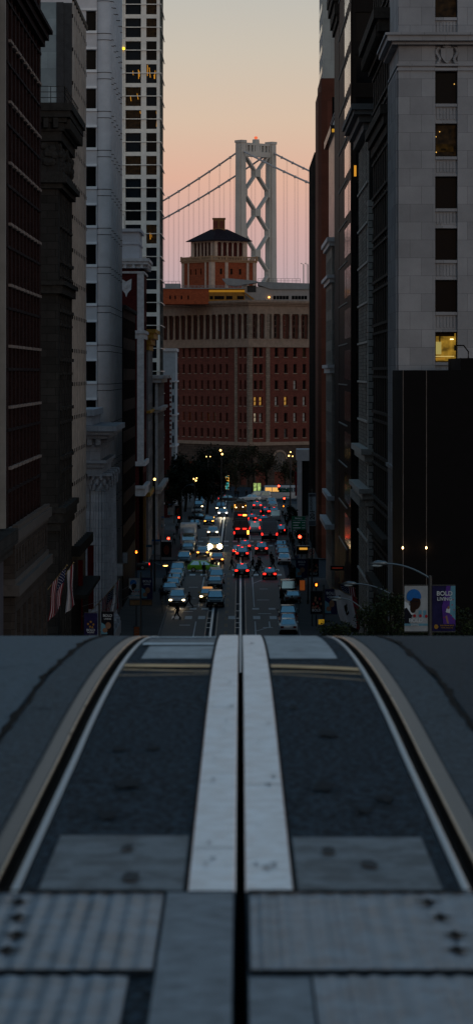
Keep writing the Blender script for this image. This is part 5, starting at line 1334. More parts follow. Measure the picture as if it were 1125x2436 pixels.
box_truck(448, 437, 'white box truck facing the camera, parked on the left kerb', 0)
box_truck(641, 462, 'pale box truck seen from behind with red tail lights', 180, 2.6, 3.1, 6.0, lights=1)
# tall truck in the track lane
t = box_truck(573.5, 466, 'tall dark work truck with rows of red and amber rear lights in the track lane', 180, 2.45, 2.9, 5.5, lights=1)
for ch in t.children:
    if ch.name.split('.')[0] in ('cargo_box', 'roll_door'): ch.material_slots[0].link = 'OBJECT'; ch.material_slots[0].material = P['grey']
b = MB(); b.box(-.85,-.25,2.75,2.83,1.75,1.92); b.box(.25,.85,2.75,2.83,1.75,1.92); b.build('light_bar', TL_ON, t, local=True)
b = MB(); b.box(-1.25,-.95,2.78,2.84,.95,1.55); b.build('amber_light', HL_A, t, local=True)
t = box_truck(572, 486, 'dark shuttle van with a red and amber light strip, ahead of the work truck', 180, 2.3, 3.6, 5.5)
for ch in t.children:
    if ch.name.split('.')[0] in ('cargo_box', 'roll_door'): ch.material_slots[0].link = 'OBJECT'; ch.material_slots[0].material = P['grey']
b = MB(); b.box(-1.0,-.4,2.75,2.83,2.95,3.2); b.build('amber_light', HL_A, t, local=True)
b = MB(); b.box(-.2,.35,2.75,2.83,3.05,3.2); b.build('light_bar', TL_ON, t, local=True)
# cable car
d = 543; t = thing('cable_car', 'old wooden cable car with lit rear lamps on the near track', 'cable car', (px(571.5,d), d+4.2, gz(d)+.01))
WOOD = mat('maroon_wood', (.10,.022,.012), .4, 0, .2, 2); CREAM = mat('cream_roof', (.12,.10,.08), .6); GOLDP = mat('gold_trim', (.30,.16,.03), .4)
b = MB(); b.box(-1.15,1.15,-3.0,4.1,.55,1.35); b.box(-1.15,1.15,-4.2,-3.0,.5,.75); b.build('body', WOOD, t, bevel=.03, local=True)
b = MB()
for x in (-1.08,-.45,.45,1.08):
    for y in (-4.1,-3.0,-1.2,.6,2.4,4.0): b.box(x-.05,x+.05,y-.05,y+.05,.7,2.7)
b.build('post', GOLDP, t, local=True)
b = MB(); b.prism([(-1.25,2.65),(1.25,2.65),(1.15,2.82),(.7,2.9),(.65,3.12),(-.65,3.12),(-.7,2.9),(-1.15,2.82)], 'y', -4.3, 4.2); b.build('roof', CREAM, t, bevel=.02, local=True)
for x in (-.78, 0, .78):
    b = MB(); b.box(x-.30, x+.30, -3.0, -2.96, 1.4, 2.55); b.build('end_window', mat('cable_glass', (.05,.03,.02), .15, emit=(1,.5,.15), es=.035, noise=.9), t, local=True)
b = MB(); b.box(-1.0,1.0,-4.26,-4.2,.55,1.15); b.build('dash_panel', WOOD, t, local=True)
for x, z, m_ in ((-.95,.75,TL_ON),(.95,.75,TL_ON),(-.98,2.35,HL_A),(-.98,2.0,HL_A),(1.0,2.25,HL_A),(.5,2.0,HL_ON),(-.75,1.9,HL_ON)):
    b = MB(); b.ball((x,-4.3,z), .085, 8, 6); b.build('lamp', m_, t, local=True)
wheels(t, (-.53,.53), (-2.6,2.6), .3, .1)
# white bus across the end
d = 622; t = thing('city_bus', 'white and grey bus with an amber lit window strip crossing at the street end', 'bus', (px(676,d), d+1.3, gz(d)+.01))
b = MB(); b.box(-4.2,4.2,-1.25,1.25,.4,3.1); b.build('body', mat('bus_white', (.42,.43,.45), .5, 0, .1, 1), t, bevel=.12, local=True)
for k in range(5):
    b = MB(); b.box(-4.0+k*1.5,-4.0+k*1.5+1.35,-1.29,-1.24,1.9,2.75); b.build('window', (mat('bus_amber', (.5,.3,.1), .4, emit=(1,.5,.12), es=.8) if k < 2 else CG), t, local=True)
b = MB(); b.box(-4.1,4.1,-1.28,-1.24,1.75,1.84); b.build('side_band', BLKP, t, local=True)
wheels(t, (-2.8,2.8), (-1.15,1.15), .45, .2)
for o in list(t.children):
    if o.name.startswith('wheel'):
        pass
# ---------------------------------------------------------------- people
def skin(verts, edges, radii, name, m, par, sub=1):
    me = bpy.data.meshes.new(name); me.from_pydata(verts, edges, []); o = bpy.data.objects.new(name, me); COL.objects.link(o)
    md = o.modifiers.new('s', 'SKIN'); 
    for i, r in enumerate(radii):
        sv = me.skin_vertices[0].data[i]; sv.radius = (r if isinstance(r, tuple) else (r, r)); sv.use_root = (i == 0)
    sb = o.modifiers.new('u', 'SUBSURF'); sb.levels = sub; sb.render_levels = sub
    bpy.context.view_layer.update(); dg = bpy.context.evaluated_depsgraph_get()
    m2 = bpy.data.meshes.new_from_object(o.evaluated_get(dg)); bpy.data.objects.remove(o); m2.materials.clear(); m2.materials.append(m)
    for p in m2.polygons: p.use_smooth = True
    o = bpy.data.objects.new(name, m2); COL.objects.link(o); o.parent = par; return o
SKN = mat('skin_tone', (.20,.12,.085), .6); COAT = mat('dark_coat', (.012,.013,.016), .85); TRS = mat('dark_trousers', (.010,.011,.016), .85); HAIR = mat('dark_hair', (.012,.010,.009), .6)
def person_tpl(st):                      # st: stride (m); 0 stands
    t = thing('person', 'template', 'person', (0,0,0)); s = st
    hip = (0,0,.93); ch = (0,-.01,1.33); nk = (0,0,1.50); hd = (0,-.02,1.62); tp = (0,-.01,1.72)
    la = s*.5
    V = [hip, (0,0,1.12), ch, nk, hd, tp,
         (-.095,0,.90), (-.10,-la*.55-.03,.50), (-.10,-la,.09), (-.10,-la-.14,.03),
         (.095,0,.90), (.10,la*.35-.05 if s else -.02,.50), (.10,la,.12), (.10,la-.12,.04),
         (-.19,0,1.42), (-.245,la*.5,1.15), (-.24,la*.75-.07,.92), (-.235,la*.8-.1,.83),
         (.19,0,1.42), (.245,-la*.5,1.15), (.24,-la*.75-.09,.93), (.235,-la*.8-.12,.85)]
    E = [(0,1),(1,2),(2,3),(3,4),(4,5),(0,6),(6,7),(7,8),(8,9),(0,10),(10,11),(11,12),(12,13),(2,14),(14,15),(15,16),(16,17),(2,18),(18,19),(19,20),(20,21)]
    Rr = [(.15,.11),(.13,.10),(.16,.11),.055,(.085,.10),.07,.09,.058,.04,.035,.09,.058,.04,.035,.055,.042,.03,.032,.055,.042,.03,.032]
    skin(V, E, Rr, 'body', SKN, t)
    c = [0,1,2,14,15,16,18,19,20]; idx = {v: i for i, v in enumerate(c)}
    skin([V[i] for i in c]+[(0,0,1.47)], [(0,1),(1,2),(2,3),(3,4),(4,5),(2,6),(6,7),(7,8),(2,9)], [(.18,.14),(.165,.13),(.185,.14),.075,.06,.045,.075,.06,.045,.07], 'coat', COAT, t)
    skin([V[i] for i in (0,6,7,8,10,11,12)], [(0,1),(1,2),(2,3),(0,4),(4,5),(5,6)], [(.165,.125),.105,.075,.06,.105,.075,.06], 'trousers', TRS, t)
    b = MB(); b.ball((0,.015,1.665), (.095,.112,.10), 10, 7); b.build('hair', HAIR, t, local=True, smooth=True)
    for x, y in ((-.10,-la),(.10,la)): b = MB(); b.ball((x,y-.07,.045), (.05,.14,.05), 8, 5); b.build('shoe', BLKP, t, local=True)
    return t
PT = {'stand': person_tpl(0), 'walk': person_tpl(.7), 'stride': person_tpl(.9)}
def person(pose, p_, py, rz, lab, group=None, d=None, col=None, z=.008):
    dd = D(py) if d is None else d
    rm = {'dark_coat': mat('coat_'+col[0], col[1], .85)} if col else None
    c = dup(PT[pose], (px(p_,dd), dd, gz(dd)+z), R(rz), lab, group, remat=rm); c.name = 'person'; return c
GX = 'people crossing the street'
red_ = ('red', (.20,.02,.02)); pale_ = ('pale', (.30,.30,.31)); yel_ = ('yellow', (.45,.33,.03)); blu_ = ('blue', (.03,.05,.10)); brn_=('brown',(.07,.03,.02))
for a in [('walk',551.5,1356,90,'person in dark coat striding across just left of the nearest black suv'),
          ('walk',601,1356,-90,'person in dark clothes crossing just right of the nearest black suv'),
          ('stand',615,1357,60,'person in dark coat mid crossing, behind the long striding one'),
          ('stride',610,1371,-90,'person in black with a very long stride, nearest on the right crosswalk'),
          ('walk',619,1358,90,'person in black walking close behind the mid crossing pair'),
          ('stand',645,1343,150,'person in black standing above the red lit black sedan roof'),
          ('walk',650,1354,-90,'person in black crossing directly behind the red lit black sedan'),
          ('stand',485,1371,30,'person in a black coat standing against the door of the lime green car'),
          ('stand',506,1357,-20,'person in black in front of the hood of the lime green car'),
          ('walk',498,1199,90,'distant person walking across beyond the far dark suv'),
          ('stand',624,1228,120,'distant person in dark clothes walking right of the cable car'),
          ('walk',598,1238,90,'distant person just right of the cable car rear corner'),
          ('walk',553,1322,90,'person in grey crossing left of the second black suv')]:
    if 'in grey' in a[4]: continue
    person(*a, group=GX)
person('stride',450,1446,-90,'person in dark red coat walking beside the lit silver suv',GX,col=brn_)
person('walk',422,1474,-90,'person in dark clothes on the nearest crosswalk, left side',GX)
person('stand',643,1270,0,'person in black standing with legs apart behind the pale box truck',None,d=458)
person('stand',552,1222,0,'worker in a yellow vest left of the cable car',None,col=yel_)
rnd = random.Random(5)
sw = [(672,1464,'stand',40,'person in black coat on the kerb right below the black van'),(694,1459,'walk',180,'person in black walking beside the grey sedan on the right pavement'),
      (681,1276,'walk',0,'person in a pale shirt, left of a pair below the green direction sign',),(689,1284,'walk',180,'person in a white shirt below the green direction sign'),
      (722,1300,'walk',20,'person in a pale top right of the bright red signal'),(729,1296,'stand',0,'person in black right of the bright red signal'),(716,1302,'stand',0,'person in a white shirt just below the bright red signal')]
for p_, py, ps, rz, lb in sw:
    dd = D(py); person(ps, p_, py, rz, lb, 'people on the right pavement', col=pale_ if ('pale' in lb or 'white' in lb) else None, z=.16)
for p_, top, dd, lb in ((279,1462,232,'person in black with a bag on the left pavement at the crest'),(311,1470,236,'person in black standing beside the orange pavement sign'),(300,1452,262,'person in dark clothes walking down the left pavement')):
    person('stand' if dd < 235 else 'walk', p_, 0, 20, lb, 'people on the left pavement', d=dd, z=.16)
for i, (p_, dd) in enumerate(((441,606),(452,612),(466,618),(515,628),(520,631),(527,626),(560,640),(566,636),(586,638),(655,640),(665,640),(500,622))):
    person(('walk','stand')[i % 2], p_, 0, rnd.uniform(0,360), 'distant dark figure of the crowd at the far end of the street', 'small dark figures at the far end of the street', d=dd)
cols_ = ['in a black coat','in a dark jacket','in a pale jacket','in a navy coat','in a brown coat']
for i, (p_, dd) in enumerate(((690,380),(698,372),(684,430),(700,418),(692,455),(683,500),(678,520),(672,545),(706,398),(697,440))):
    cc_ = i % 5; person(('walk','stand','walk')[i % 3], p_, 0, (0,180,20,200)[i % 4], 'person '+cols_[cc_]+(' walking' if i % 3 != 1 else ' standing')+' on the right pavement, '+('by the parked cars' if dd < 425 else 'past the green sign'), 'people on the right pavement', d=dd, col=pale_ if cc_ == 2 else blu_ if cc_ == 3 else brn_ if cc_ == 4 else None, z=.16)
for i, (p_, dd) in enumerate(((392,352),(399,372),(404,425),(414,450),(421,480),(427,512),(384,335))):
    cc_ = (i*2+1) % 5; person(('stand','walk')[i % 2], p_, 0, (0,170)[i % 2], 'person '+cols_[cc_]+' on the left pavement, '+('beside the near parked row' if dd < 380 else 'near the white box truck' if dd < 460 else 'under the far left banners'), 'people on the left pavement', d=dd, col=pale_ if cc_ == 2 else blu_ if cc_ == 3 else brn_ if cc_ == 4 else None, z=.16)
for k in PT.values(): remove_tree(k)
# ---------------------------------------------------------------- street furniture
POLE = mat('dark_pole', (.05,.05,.05), .5, .4); ALU = mat('aluminium_arm', (.13,.155,.17), .35, .6, .1, 2)
RL = mat('signal_red', (1,.05,.02), .3, emit=(1,.035,.015), es=14); OFFL = mat('signal_off', (.02,.03,.02), .3); AM = mat('hand_orange', (1,.3,.02), .3, emit=(1,.22,.02), es=5)
def signal(p_, py, dd, lab, arm=0, red=True, r=.15):
    x = px(p_, dd); zc = pz(py, dd); g = gz(dd); px_ = x+arm
    t = thing('traffic_light', lab, 'traffic light', (px_, dd, g+(.15 if abs(px_) > 6 else 0)), 0, 'traffic signals along the street'); z0 = t.location[2]
    b = MB(); b.tube([(0,.15,0),(0,.15,zc-z0+.5)], .08, 10)
    if arm: b.tube([(0,.15,zc-z0+.3),(-arm,.15,zc-z0+.4)], .05, 8)
    b.build('pole', POLE, t, local=True)
    b = MB(); b.box(-arm-.2,-arm+.2,-.12,.12,zc-z0-.85,zc-z0+.25); h = b.build('housing', mat('signal_housing', (.02,.022,.018), .5), t, bevel=.03, local=True)
    for i in range(3):
        z = zc-z0-.3*i; b = MB(); b.tube([(-arm,-.12,z),(-arm,-.15,z)], r if i == 0 else .11, 14); b.build('lens', RL if (i == 0 and red) else OFFL, h, local=True)
        b = MB(); b.tube([(-arm,-.12,z+.14),(-arm,-.30,z+.12)], .02, 4); b.box(-arm-.16,-arm+.16,-.30,-.12,z+.145,z+.16); b.build('visor', BLKP, h, local=True)
    return t
signal(713,1277,400,'traffic light with the brightest red lamp, over the right pavement',.9, r=.22)
signal(401,1281,440,'traffic light showing red left of the white box truck',0, r=.19)
signal(425.5,1231,500,'small red traffic light above and left of the white box truck',0, r=.13)
signal(663,1156,560,'red traffic light above the white bus',2.2, r=.18)
signal(676,1185.5,545,'red traffic light right of the white bus',1.0, r=.15)
def handsig(p_, py, dd, lab):
    x = px(p_, dd); t = thing('pedestrian_signal', lab, 'crossing signal', (x, dd, gz(dd)+.15), 0, 'pedestrian signals showing an orange hand'); z = pz(py,dd)-t.location[2]
    b = MB(); b.tube([(0,.2,0),(0,.2,z+.3)], .06, 8); b.build('pole', POLE, t, local=True)
    b = MB(); b.box(-.24,.24,-.1,.14,z-.25,z+.25); h = b.build('housing', mat('signal_housing', (.02,.022,.018)), t, bevel=.02, local=True)
    b = MB(); b.box(-.07,.08,-.12,-.10,z-.14,z+.03)
    for k in range(4): b.box(-.07+k*.04,-.045+k*.04,-.12,-.10,z+.03,z+.13)
    b.box(.085,.12,-.12,-.10,z-.08,z+.02); b.build('hand_symbol', AM, h, local=True)
handsig(324,1313,300,'pedestrian signal with an orange hand at the left, above the blue cap banner')
handsig(716,1306,395,'pedestrian signal with an orange hand left of the no turn sign')
handsig(752,1391,300,'pedestrian signal with an orange hand above the crowd scene banner')
handsig(674,1204,560,'pedestrian signal with an orange hand beside the far red traffic light')
# parking meters along both kerbs
for s_, xm in ((-1,-8.45),(1,6.3)):
    for i, dd in enumerate((318,334,348,362,424,436,470,486)):
        t = thing('parking_meter', 'slim grey parking meter on the '+('left' if s_ < 0 else 'right')+' kerb beside the parked cars', 'parking meter', (xm, dd, gz(dd)+.15), 0, 'parking meters on the '+('left' if s_ < 0 else 'right')+' kerb')
        b = MB(); b.tube([(0,0,0),(0,0,1.05)], .035, 8); b.build('post_shaft', POLE, t, local=True)
        b = MB(); b.box(-.10,.10,-.07,.07,1.05,1.22); b.ball((0,0,1.25), (.10,.07,.12), 10, 6); h = b.build('meter_head', mat('meter_grey', (.20,.20,.21), .5), t, local=True); b = MB(); b.box(-.06,.06,-.085,-.07,1.2,1.28); b.build('display', BLKP, h, local=True)
# cobra head street lamps
def cobra(pole_p, base_d, top_py, head_p, head_py, lab, w=0.8, lit=False, polevis=True):
    d = base_d; X0 = px(pole_p,d); g = gz(d)+.15; X1 = px(head_p,d); zt = pz(top_py,d); zh = pz(head_py,d); s = 1 if X1 < X0 else -1
    t = thing('street_lamp', lab, 'street lamp', (X0, d, g), 0, 'cobra head street lamps')
    b = MB(); b.tube([(X0,d,g),(X0,d,zt)], [.11,.08], 12); b.build('pole', POLE, t)
    b = MB(); L_ = X0-X1; pts = []
    for i in range(9): f = i/8; pts.append((X0-L_*f, d, zt-.12+(zh-zt+.12)*(1-(1-f)**2.0)))
    b.tube(pts, .04, 8); b.build('arm', ALU, t)
    b = MB(); b.tube([(X1+s*.05,d,zh),(X1-s*.05-.0,d,zh+.02),(X1-s*.35,d,zh+.03),(X1-s*w,d,zh-.02)], [.05,.10,.13,.03], 10); b.build('lamp_head', ALU, t, smooth=True)
    b = MB(); b.ball((X1-s*.40,d,zh-.08), (.26,.1,.07), 10, 6); b.build('lens', mat('lamp_glow', (1,.7,.3), .4, emit=(1,.55,.12), es=9) if lit else mat('lamp_lens', (.3,.36,.38), .2), t)
cobra(1023,130,1370,918,1341,'street lamp arching left above the two big banners')
cobra(932,165,1410,845,1389,'second street lamp, its pale arm sweeping left over the trees')
cobra(868,190,1452,812,1424,'third and lowest street lamp, left of the trees')
cobra(360,330,1330,385,1344,'street lamp with a glowing orange lens over the left parked cars',lit=True)
cobra(432,480,1166,452,1153,'far street lamp with pale double arm before the dark trees on the left')
def globes(p_, dd, pts, lab):
    x = px(p_, dd); t = thing('globe_lamp', lab, 'street lamp', (x, dd, gz(dd)), 0, 'glowing globe lamps at the street end')
    top = max(pz(q[1],dd) for q in pts); b = MB(); b.tube([(x,dd,gz(dd)),(x,dd,top-.3)], [.12,.07], 8)
    for q in pts: b.tube([(x,dd,pz(q[1],dd)-.5),(px(q[0],dd),dd,pz(q[1],dd)-.3)], .04, 6)
    b.build('pole', POLE, t)
    for q in pts: b = MB(); b.ball((px(q[0],dd),dd-.1,pz(q[1],dd)), q[2], 12, 8); b.build('globe', mat('globe_glow', (1,.8,.4), .4, emit=(1,.60,.18), es=4), t, smooth=True)
globes(526.5,556,[(524.5,1071,.20),(528.5,1080,.19)],'pair of bright yellow globes in the trees left of the brick office base')
globes(691,560,[(691,1075,.13),(687,1084,.16),(696,1085,.11)],'three small amber globes in the tree right of the arched window')
globes(463,470,[(461,1139,.12),(466,1143,.14),(468,1137,.10)],'cluster of dim golden lamps on the dark trees at the left')
globes(368,350,[(368,1140,.16)],'single amber wall lamp globe beside the glass tower foot, left')
globes(495,560,[(491,1086,.10),(500,1086,.10)],'two tiny amber lamps inside the left dark tree')
# banners
CLOTHW = mat('banner_pale', (.30,.31,.32), .8, 0, .2, 2); CLOTHB = mat('banner_navy', (.035,.03,.11), .8, 0, .3, 2); CLOTHP = mat('banner_purple', (.11,.04,.28), .8, 0, .3, 2)
CAPB = mat('cap_blue', (.02,.14,.42), .8); FACE = mat('face_brown', (.055,.028,.020), .8); REDP = mat('print_red', (.45,.02,.03), .8); LBL = mat('letter_white', (.50,.52,.54), .7); CYAN = mat('print_cyan', (.12,.28,.36), .8); DKP = mat('print_dark', (.02,.02,.03), .8); OCH = mat('print_ochre', (.40,.20,.03), .8); SKP = mat('print_skin', (.30,.16,.10), .8)
def disc(b, cx, y, cz, rx, rz, t_=.008, k=18, a0=0, a1=2*math.pi):
    pts = [(cx+rx*math.cos(a0+(a1-a0)*i/k), cz+rz*math.sin(a0+(a1-a0)*i/k)) for i in range(k+(0 if a1-a0 > 6.2 else 1))]
    b.prism(pts, 'y', y-t_, y)
def banner(x0, x1, z0, z1, d, m, kind, lab, group, polex=None):
    cx, cz, W, H = (x0+x1)/2, (z0+z1)/2, x1-x0, z1-z0
    t = thing('street_banner', lab, 'banner', (cx, d, z0), 0, group)
    b = MB(); k = 8                       # gently billowing cloth
    for i in range(k):
        a, c = i/k, (i+1)/k; f = lambda q: d+.015*math.sin(q*6.3)
        b.quad((x0+W*a, f(a), z0), (x0+W*c, f(c), z0), (x0+W*c, f(c), z1), (x0+W*a, f(a), z1)); b.quad((x0+W*a, f(a)+.012, z0), (x0+W*a, f(a)+.012, z1), (x0+W*c, f(c)+.012, z1), (x0+W*c, f(c)+.012, z0))
    cl = b.build('cloth', m, t); y = d-.022
    px0 = (x1+.06) if polex is None or polex > cx else (x0-.06)
    b = MB(); b.bar((x0, d, z1+.03), (x1, d, z1+.03), .035); b.bar((x0, d, z0-.03), (x1, d, z0-.03), .035); b.build('banner_rod', POLE, t)
    rl = t.location
    def T(s, fx, fz, sz, mm=LBL): text_mesh(s, sz, mm, t, (x0+W*fx-rl[0], y-.02-rl[1], z0+H*fz-rl[2]), bold=.006*sz*3)
    def S(name, mm, fn): q = MB(); fn(q); q.build(name, mm, t)
    X = lambda f: x0+W*f
    Z = lambda f: z0+H*f
    if kind == 'portrait':
        S('printed_coat', DKP, lambda q: q.prism([(X(.0),Z(.17)),(X(.24),Z(.17)),(X(.36),Z(.42)),(X(.20),Z(.60)),(X(.04),Z(.55)),(X(.0),Z(.45))], 'y', y-.006, y))
        S('printed_shirt', LBL, lambda q: q.prism([(X(.0),Z(.66)),(X(.15),Z(.62)),(X(.44),Z(.38)),(X(.30),Z(.36)),(X(.10),Z(.52)),(X(.0),Z(.50))], 'y', y-.009, y-.006))
        S('printed_face', FACE, lambda q: (disc(q, X(.46), y-.006, Z(.63), W*.23, H*.155), disc(q, X(.36), y-.004, Z(.50), W*.13, H*.10)))
        S('printed_cap', CAPB, lambda q: (disc(q, X(.40), y-.012, Z(.76), W*.31, H*.17, a0=-.25, a1=math.pi+.05), disc(q, X(.22), y-.010, Z(.74), W*.13, H*.07)))
        S('printed_glasses', DKP, lambda q: (q.box(X(.28),X(.42),y-.020,y-.014,Z(.655),Z(.675)), q.box(X(.46),X(.58),y-.020,y-.014,Z(.645),Z(.665)), disc(q, X(.47), y-.014, Z(.555), W*.07, H*.008)))
        S('printed_dots', REDP, lambda q: [disc(q, X(f), y, Z(g_), W*.06, H*.035) for f, g_ in ((.43,.34),(.68,.34),(.93,.33))])
        S('printed_blue_shapes', CYAN, lambda q: [q.box(X(f),X(f+.13),y-.004,y,Z(.30),Z(.46)) for f in (.60,.80)]+[q.box(X(0),X(1),y-.003,y,Z(.12),Z(.17))])
        T('BOLD', .48, .235, H*.115); T('LIVING', .44, .14, H*.055)
    elif kind == 'living':
        S('printed_purple_field', CLOTHP, lambda q: q.prism([(X(.48),Z(.12)),(X(1),Z(.12)),(X(1),Z(1)),(X(.62),Z(1)),(X(.42),Z(.55))], 'y', y-.003, y))
        S('printed_blue_field', CYAN, lambda q: q.prism([(X(.74),Z(.40)),(X(1),Z(.25)),(X(1),Z(1)),(X(.80),Z(1))], 'y', y-.006, y-.003))
        S('printed_figure', SKP, lambda q: (disc(q, X(.70), y-.008, Z(.52), W*.05, H*.035), q.prism([(X(.56),Z(.33)),(X(.64),Z(.35)),(X(.72),Z(.17)),(X(.64),Z(.17))], 'y', y-.012, y-.007)))
        S('printed_sportswear', LBL, lambda q: q.prism([(X(.58),Z(.42)),(X(.76),Z(.40)),(X(.78),Z(.50)),(X(.62),Z(.50))], 'y', y-.016, y-.009))
        S('printed_confetti', REDP, lambda q: [disc(q, X(f), y-.008, Z(g_), W*.035, H*.012, k=5) for f, g_ in ((.80,.80),(.90,.70),(.86,.58),(.94,.47),(.82,.35),(.92,.27),(.50,.30))])
        S('printed_seal', OCH, lambda q: disc(q, X(.17), y, Z(.10), W*.09, H*.05))
        S('printed_caption_bar', CLOTHB, lambda q: q.box(X(.30),X(.97),y-.006,y-.002,Z(.04),Z(.16)))
        T('BOLD', .53, .83, H*.135); T('LIVING', .53, .71, H*.105); T('SAN FRANCISCO', .64, .125, H*.040, OCH); T('TRAVEL ASSOCIATION', .64, .075, H*.026, OCH)
    elif kind == 'crowd':
        rr = random.Random(int(d*7)); 
        S('printed_figures', SKP, lambda q: [disc(q, X(rr.uniform(.12,.88)), y-.002*i, Z(rr.uniform(.25,.75)), W*.09, H*.06, t_=.003) for i in range(9)])
        S('printed_red_shapes', REDP, lambda q: [q.box(X(f),X(f+.12),y-.03,y-.026,Z(g_),Z(g_+.10)) for f, g_ in ((.2,.4),(.55,.3),(.7,.62))])
        T('BOLD', .5, .16, H*.15)
    elif kind == 'boldtop':
        S('printed_photo', SKP, lambda q: (disc(q, X(.55), y, Z(.42), W*.22, H*.14), disc(q, X(.30), y-.003, Z(.22), W*.2, H*.10)))
        S('printed_blue_shapes', CYAN, lambda q: q.prism([(X(.0),Z(.05)),(X(.5),Z(.05)),(X(.30),Z(.45)),(X(.0),Z(.55))], 'y', y-.006, y-.004))
        T('BOLD', .5, .84, H*.15); T('LIVING', .5, .70, H*.10)
    elif kind == 'dark':
        S('printed_lights', OCH, lambda q: [disc(q, X(f), y, Z(g_), W*.07, H*.05) for f, g_ in ((.3,.5),(.5,.6),(.7,.48),(.45,.38),(.62,.35))])
        T('BOLD', .5, .22, H*.15); T('WORKS', .5, .11, H*.09)
    elif kind == 'face':
        S('printed_face', mat('print_red_face', (.22,.05,.03), .8), lambda q: disc(q, X(.5), y, Z(.40), W*.28, H*.28)); S('printed_header', LBL, lambda q: q.box(X(0),X(1),y-.003,y,Z(.88),Z(1)))
    elif kind == 'info':
        S('printed_header', CAPB, lambda q: q.box(X(0),X(1),y-.003,y,Z(.9),Z(1))); S('printed_lines', DKP, lambda q: [q.box(X(.15),X(.85),y-.003,y,Z(g_),Z(g_+.03)) for g_ in (.82,.74,.68)]); S('printed_blocks', CYAN, lambda q: q.box(X(.1),X(.45),y-.003,y,Z(.05),Z(.3)))
    return t
def ban(p0, p1, q0, q1, d, m, kind, lab, group=None): return banner(px(p0,d), px(p1,d), pz(q1,d), pz(q0,d), d, m, kind, lab, group)
GB = 'festival banners on street poles'
ban(962,1017.5,1394,1502,130,CLOTHW,'portrait','large pale banner with a man in a blue cap and the word BOLD',GB)
ban(1028,1083,1394,1502,130,CLOTHB,'living','large navy and purple banner reading BOLD LIVING',GB)
ban(307,332,1376,1424,265,CLOTHW,'portrait','small pale banner with a blue capped head, left of the street',GB)
ban(337,363,1375,1426,265,CLOTHB,'boldtop','small navy banner reading BOLD LIVING, left of the street',GB)
ban(200,232,1459,1511,205,CLOTHB,'dark','dark banner reading BOLD WORKS at the crest on the left',GB)
ban(241,271,1456,1512,205,DKP,'boldtop','banner with a pale photo and the word BOLD at its top, left at the crest',GB)
ban(738.5,767,1407,1461,215,DKP,'crowd','banner crowded with pale figures, right of the black van',GB)
ban(773,802,1402,1462,215,CLOTHB,'boldtop','banner with BOLD at its top beside the red and white flag',GB)
ban(704,731,1330,1375,330,CLOTHB,'boldtop','navy banner reading BOLD under the bright red signal',GB)
ban(734,758,1330,1372,330,DKP,'crowd','darker banner with pale figures below the no turn sign',GB)
ban(361,381,1284,1320,400,CLOTHW,'info','pale blue information banner left of the red signal',GB)
ban(384,408,1284,1325,400,DKP,'face','black banner with a reddish face under the left red signal',GB)
ban(399,413,1199,1225,520,CLOTHW,'info','small pale banner far down the left pavement',GB)
ban(416,432,1200,1226,520,DKP,'face','small black banner with a reddish face, far left pavement',GB)
ban(368,379,1229,1255,450,CLOTHW,'info','narrow pale banner high on the left, left one of a pair',GB)
ban(382,391,1229,1255,450,CLOTHW,'info','narrow pale banner high on the left, right one of a pair',GB)
for i, (p_, d, top, lb) in enumerate(((335,265,1364,'dark pole between the small cap banner and the small BOLD banner'),(236.5,205,1440,'dark pole between the two banners at the crest on the left'),(770,215,1395,'dark pole between the crowd banner and the BOLD banner on the right'),(732.5,330,1318,'dark pole between the navy and the dark banner below the no turn sign'),(382.5,400,1276,'dark pole between the information and the face banner'),(414.5,520,1192,'dark pole between the two far small banners'),(380.5,450,1222,'dark pole between the two narrow high banners'))):
    t = thing('banner_pole', lb, 'pole', (px(p_,d), d+.1, gz(d)+.15), 0, 'dark poles that carry banners'); h = pz(top,d)-t.location[2]
    b = MB(); b.tube([(0,0,0),(0,0,h)], [.09,.07], 10); b.tube([(0,0,0),(0,0,.5)], .14, 10); b.build('shaft', POLE, t, local=True); b = MB(); b.ball((0,0,h+.04), .09, 8, 6); b.build('cap', POLE, t, local=True)
# vertical building sign
d = 300
t = thing('vertical_blade_sign', 'pale vertical blade sign reading 201 CALIFORNIA on the dark right facades', 'sign', (px(742,d), d, pz(1251,d)))
b = MB(); b.box(px(733.5,d), px(751.5,d), d-.08, d+.08, pz(1251,d), pz(1173,d)); b.build('panel', mat('sign_pale', (.36,.38,.40), .6, 0, .12, 3), t)
b = MB(); b.box(px(734.5,d), px(750.5,d), d-.1, d-.082, pz(1250,d), pz(1239,d)); b.box(px(734.5,d), px(750.5,d), d-.1, d-.082, pz(1181,d), pz(1174,d)); b.build('grey_end_panel', mat('sign_grey', (.14,.14,.15), .6), t)
b = MB(); b.box(px(733,d), px(733.7,d), d-.12, d+.12, pz(1252,d), pz(1172,d)); b.box(px(751.3,d), px(752,d), d-.12, d+.12, pz(1252,d), pz(1172,d)); b.box(px(740,d), px(744,d), d-.05, d+.05, pz(1172,d), pz(1163,d)); b.tube([(px(742.5,d),d+.3,gz(d)),(px(742.5,d),d+.3,pz(1173,d))], .07, 8); b.build('frame', POLE, t)
L1 = mat('sign_letter', (.03,.03,.035), .7)
rl = t.location
text_mesh('201', .66, L1, t, (px(743,d)-rl[0], -.12, pz(1225,d)-rl[2]), (R(90), R(-90), 0), bold=.01)
text_mesh('CALIFORNIA', .32, L1, t, (px(740,d)-rl[0], -.12, pz(1197,d)-rl[2]), (R(90), R(-90), 0))
GRN = mat('sign_green', (.012,.16,.09), .6, 0, .15, 2)
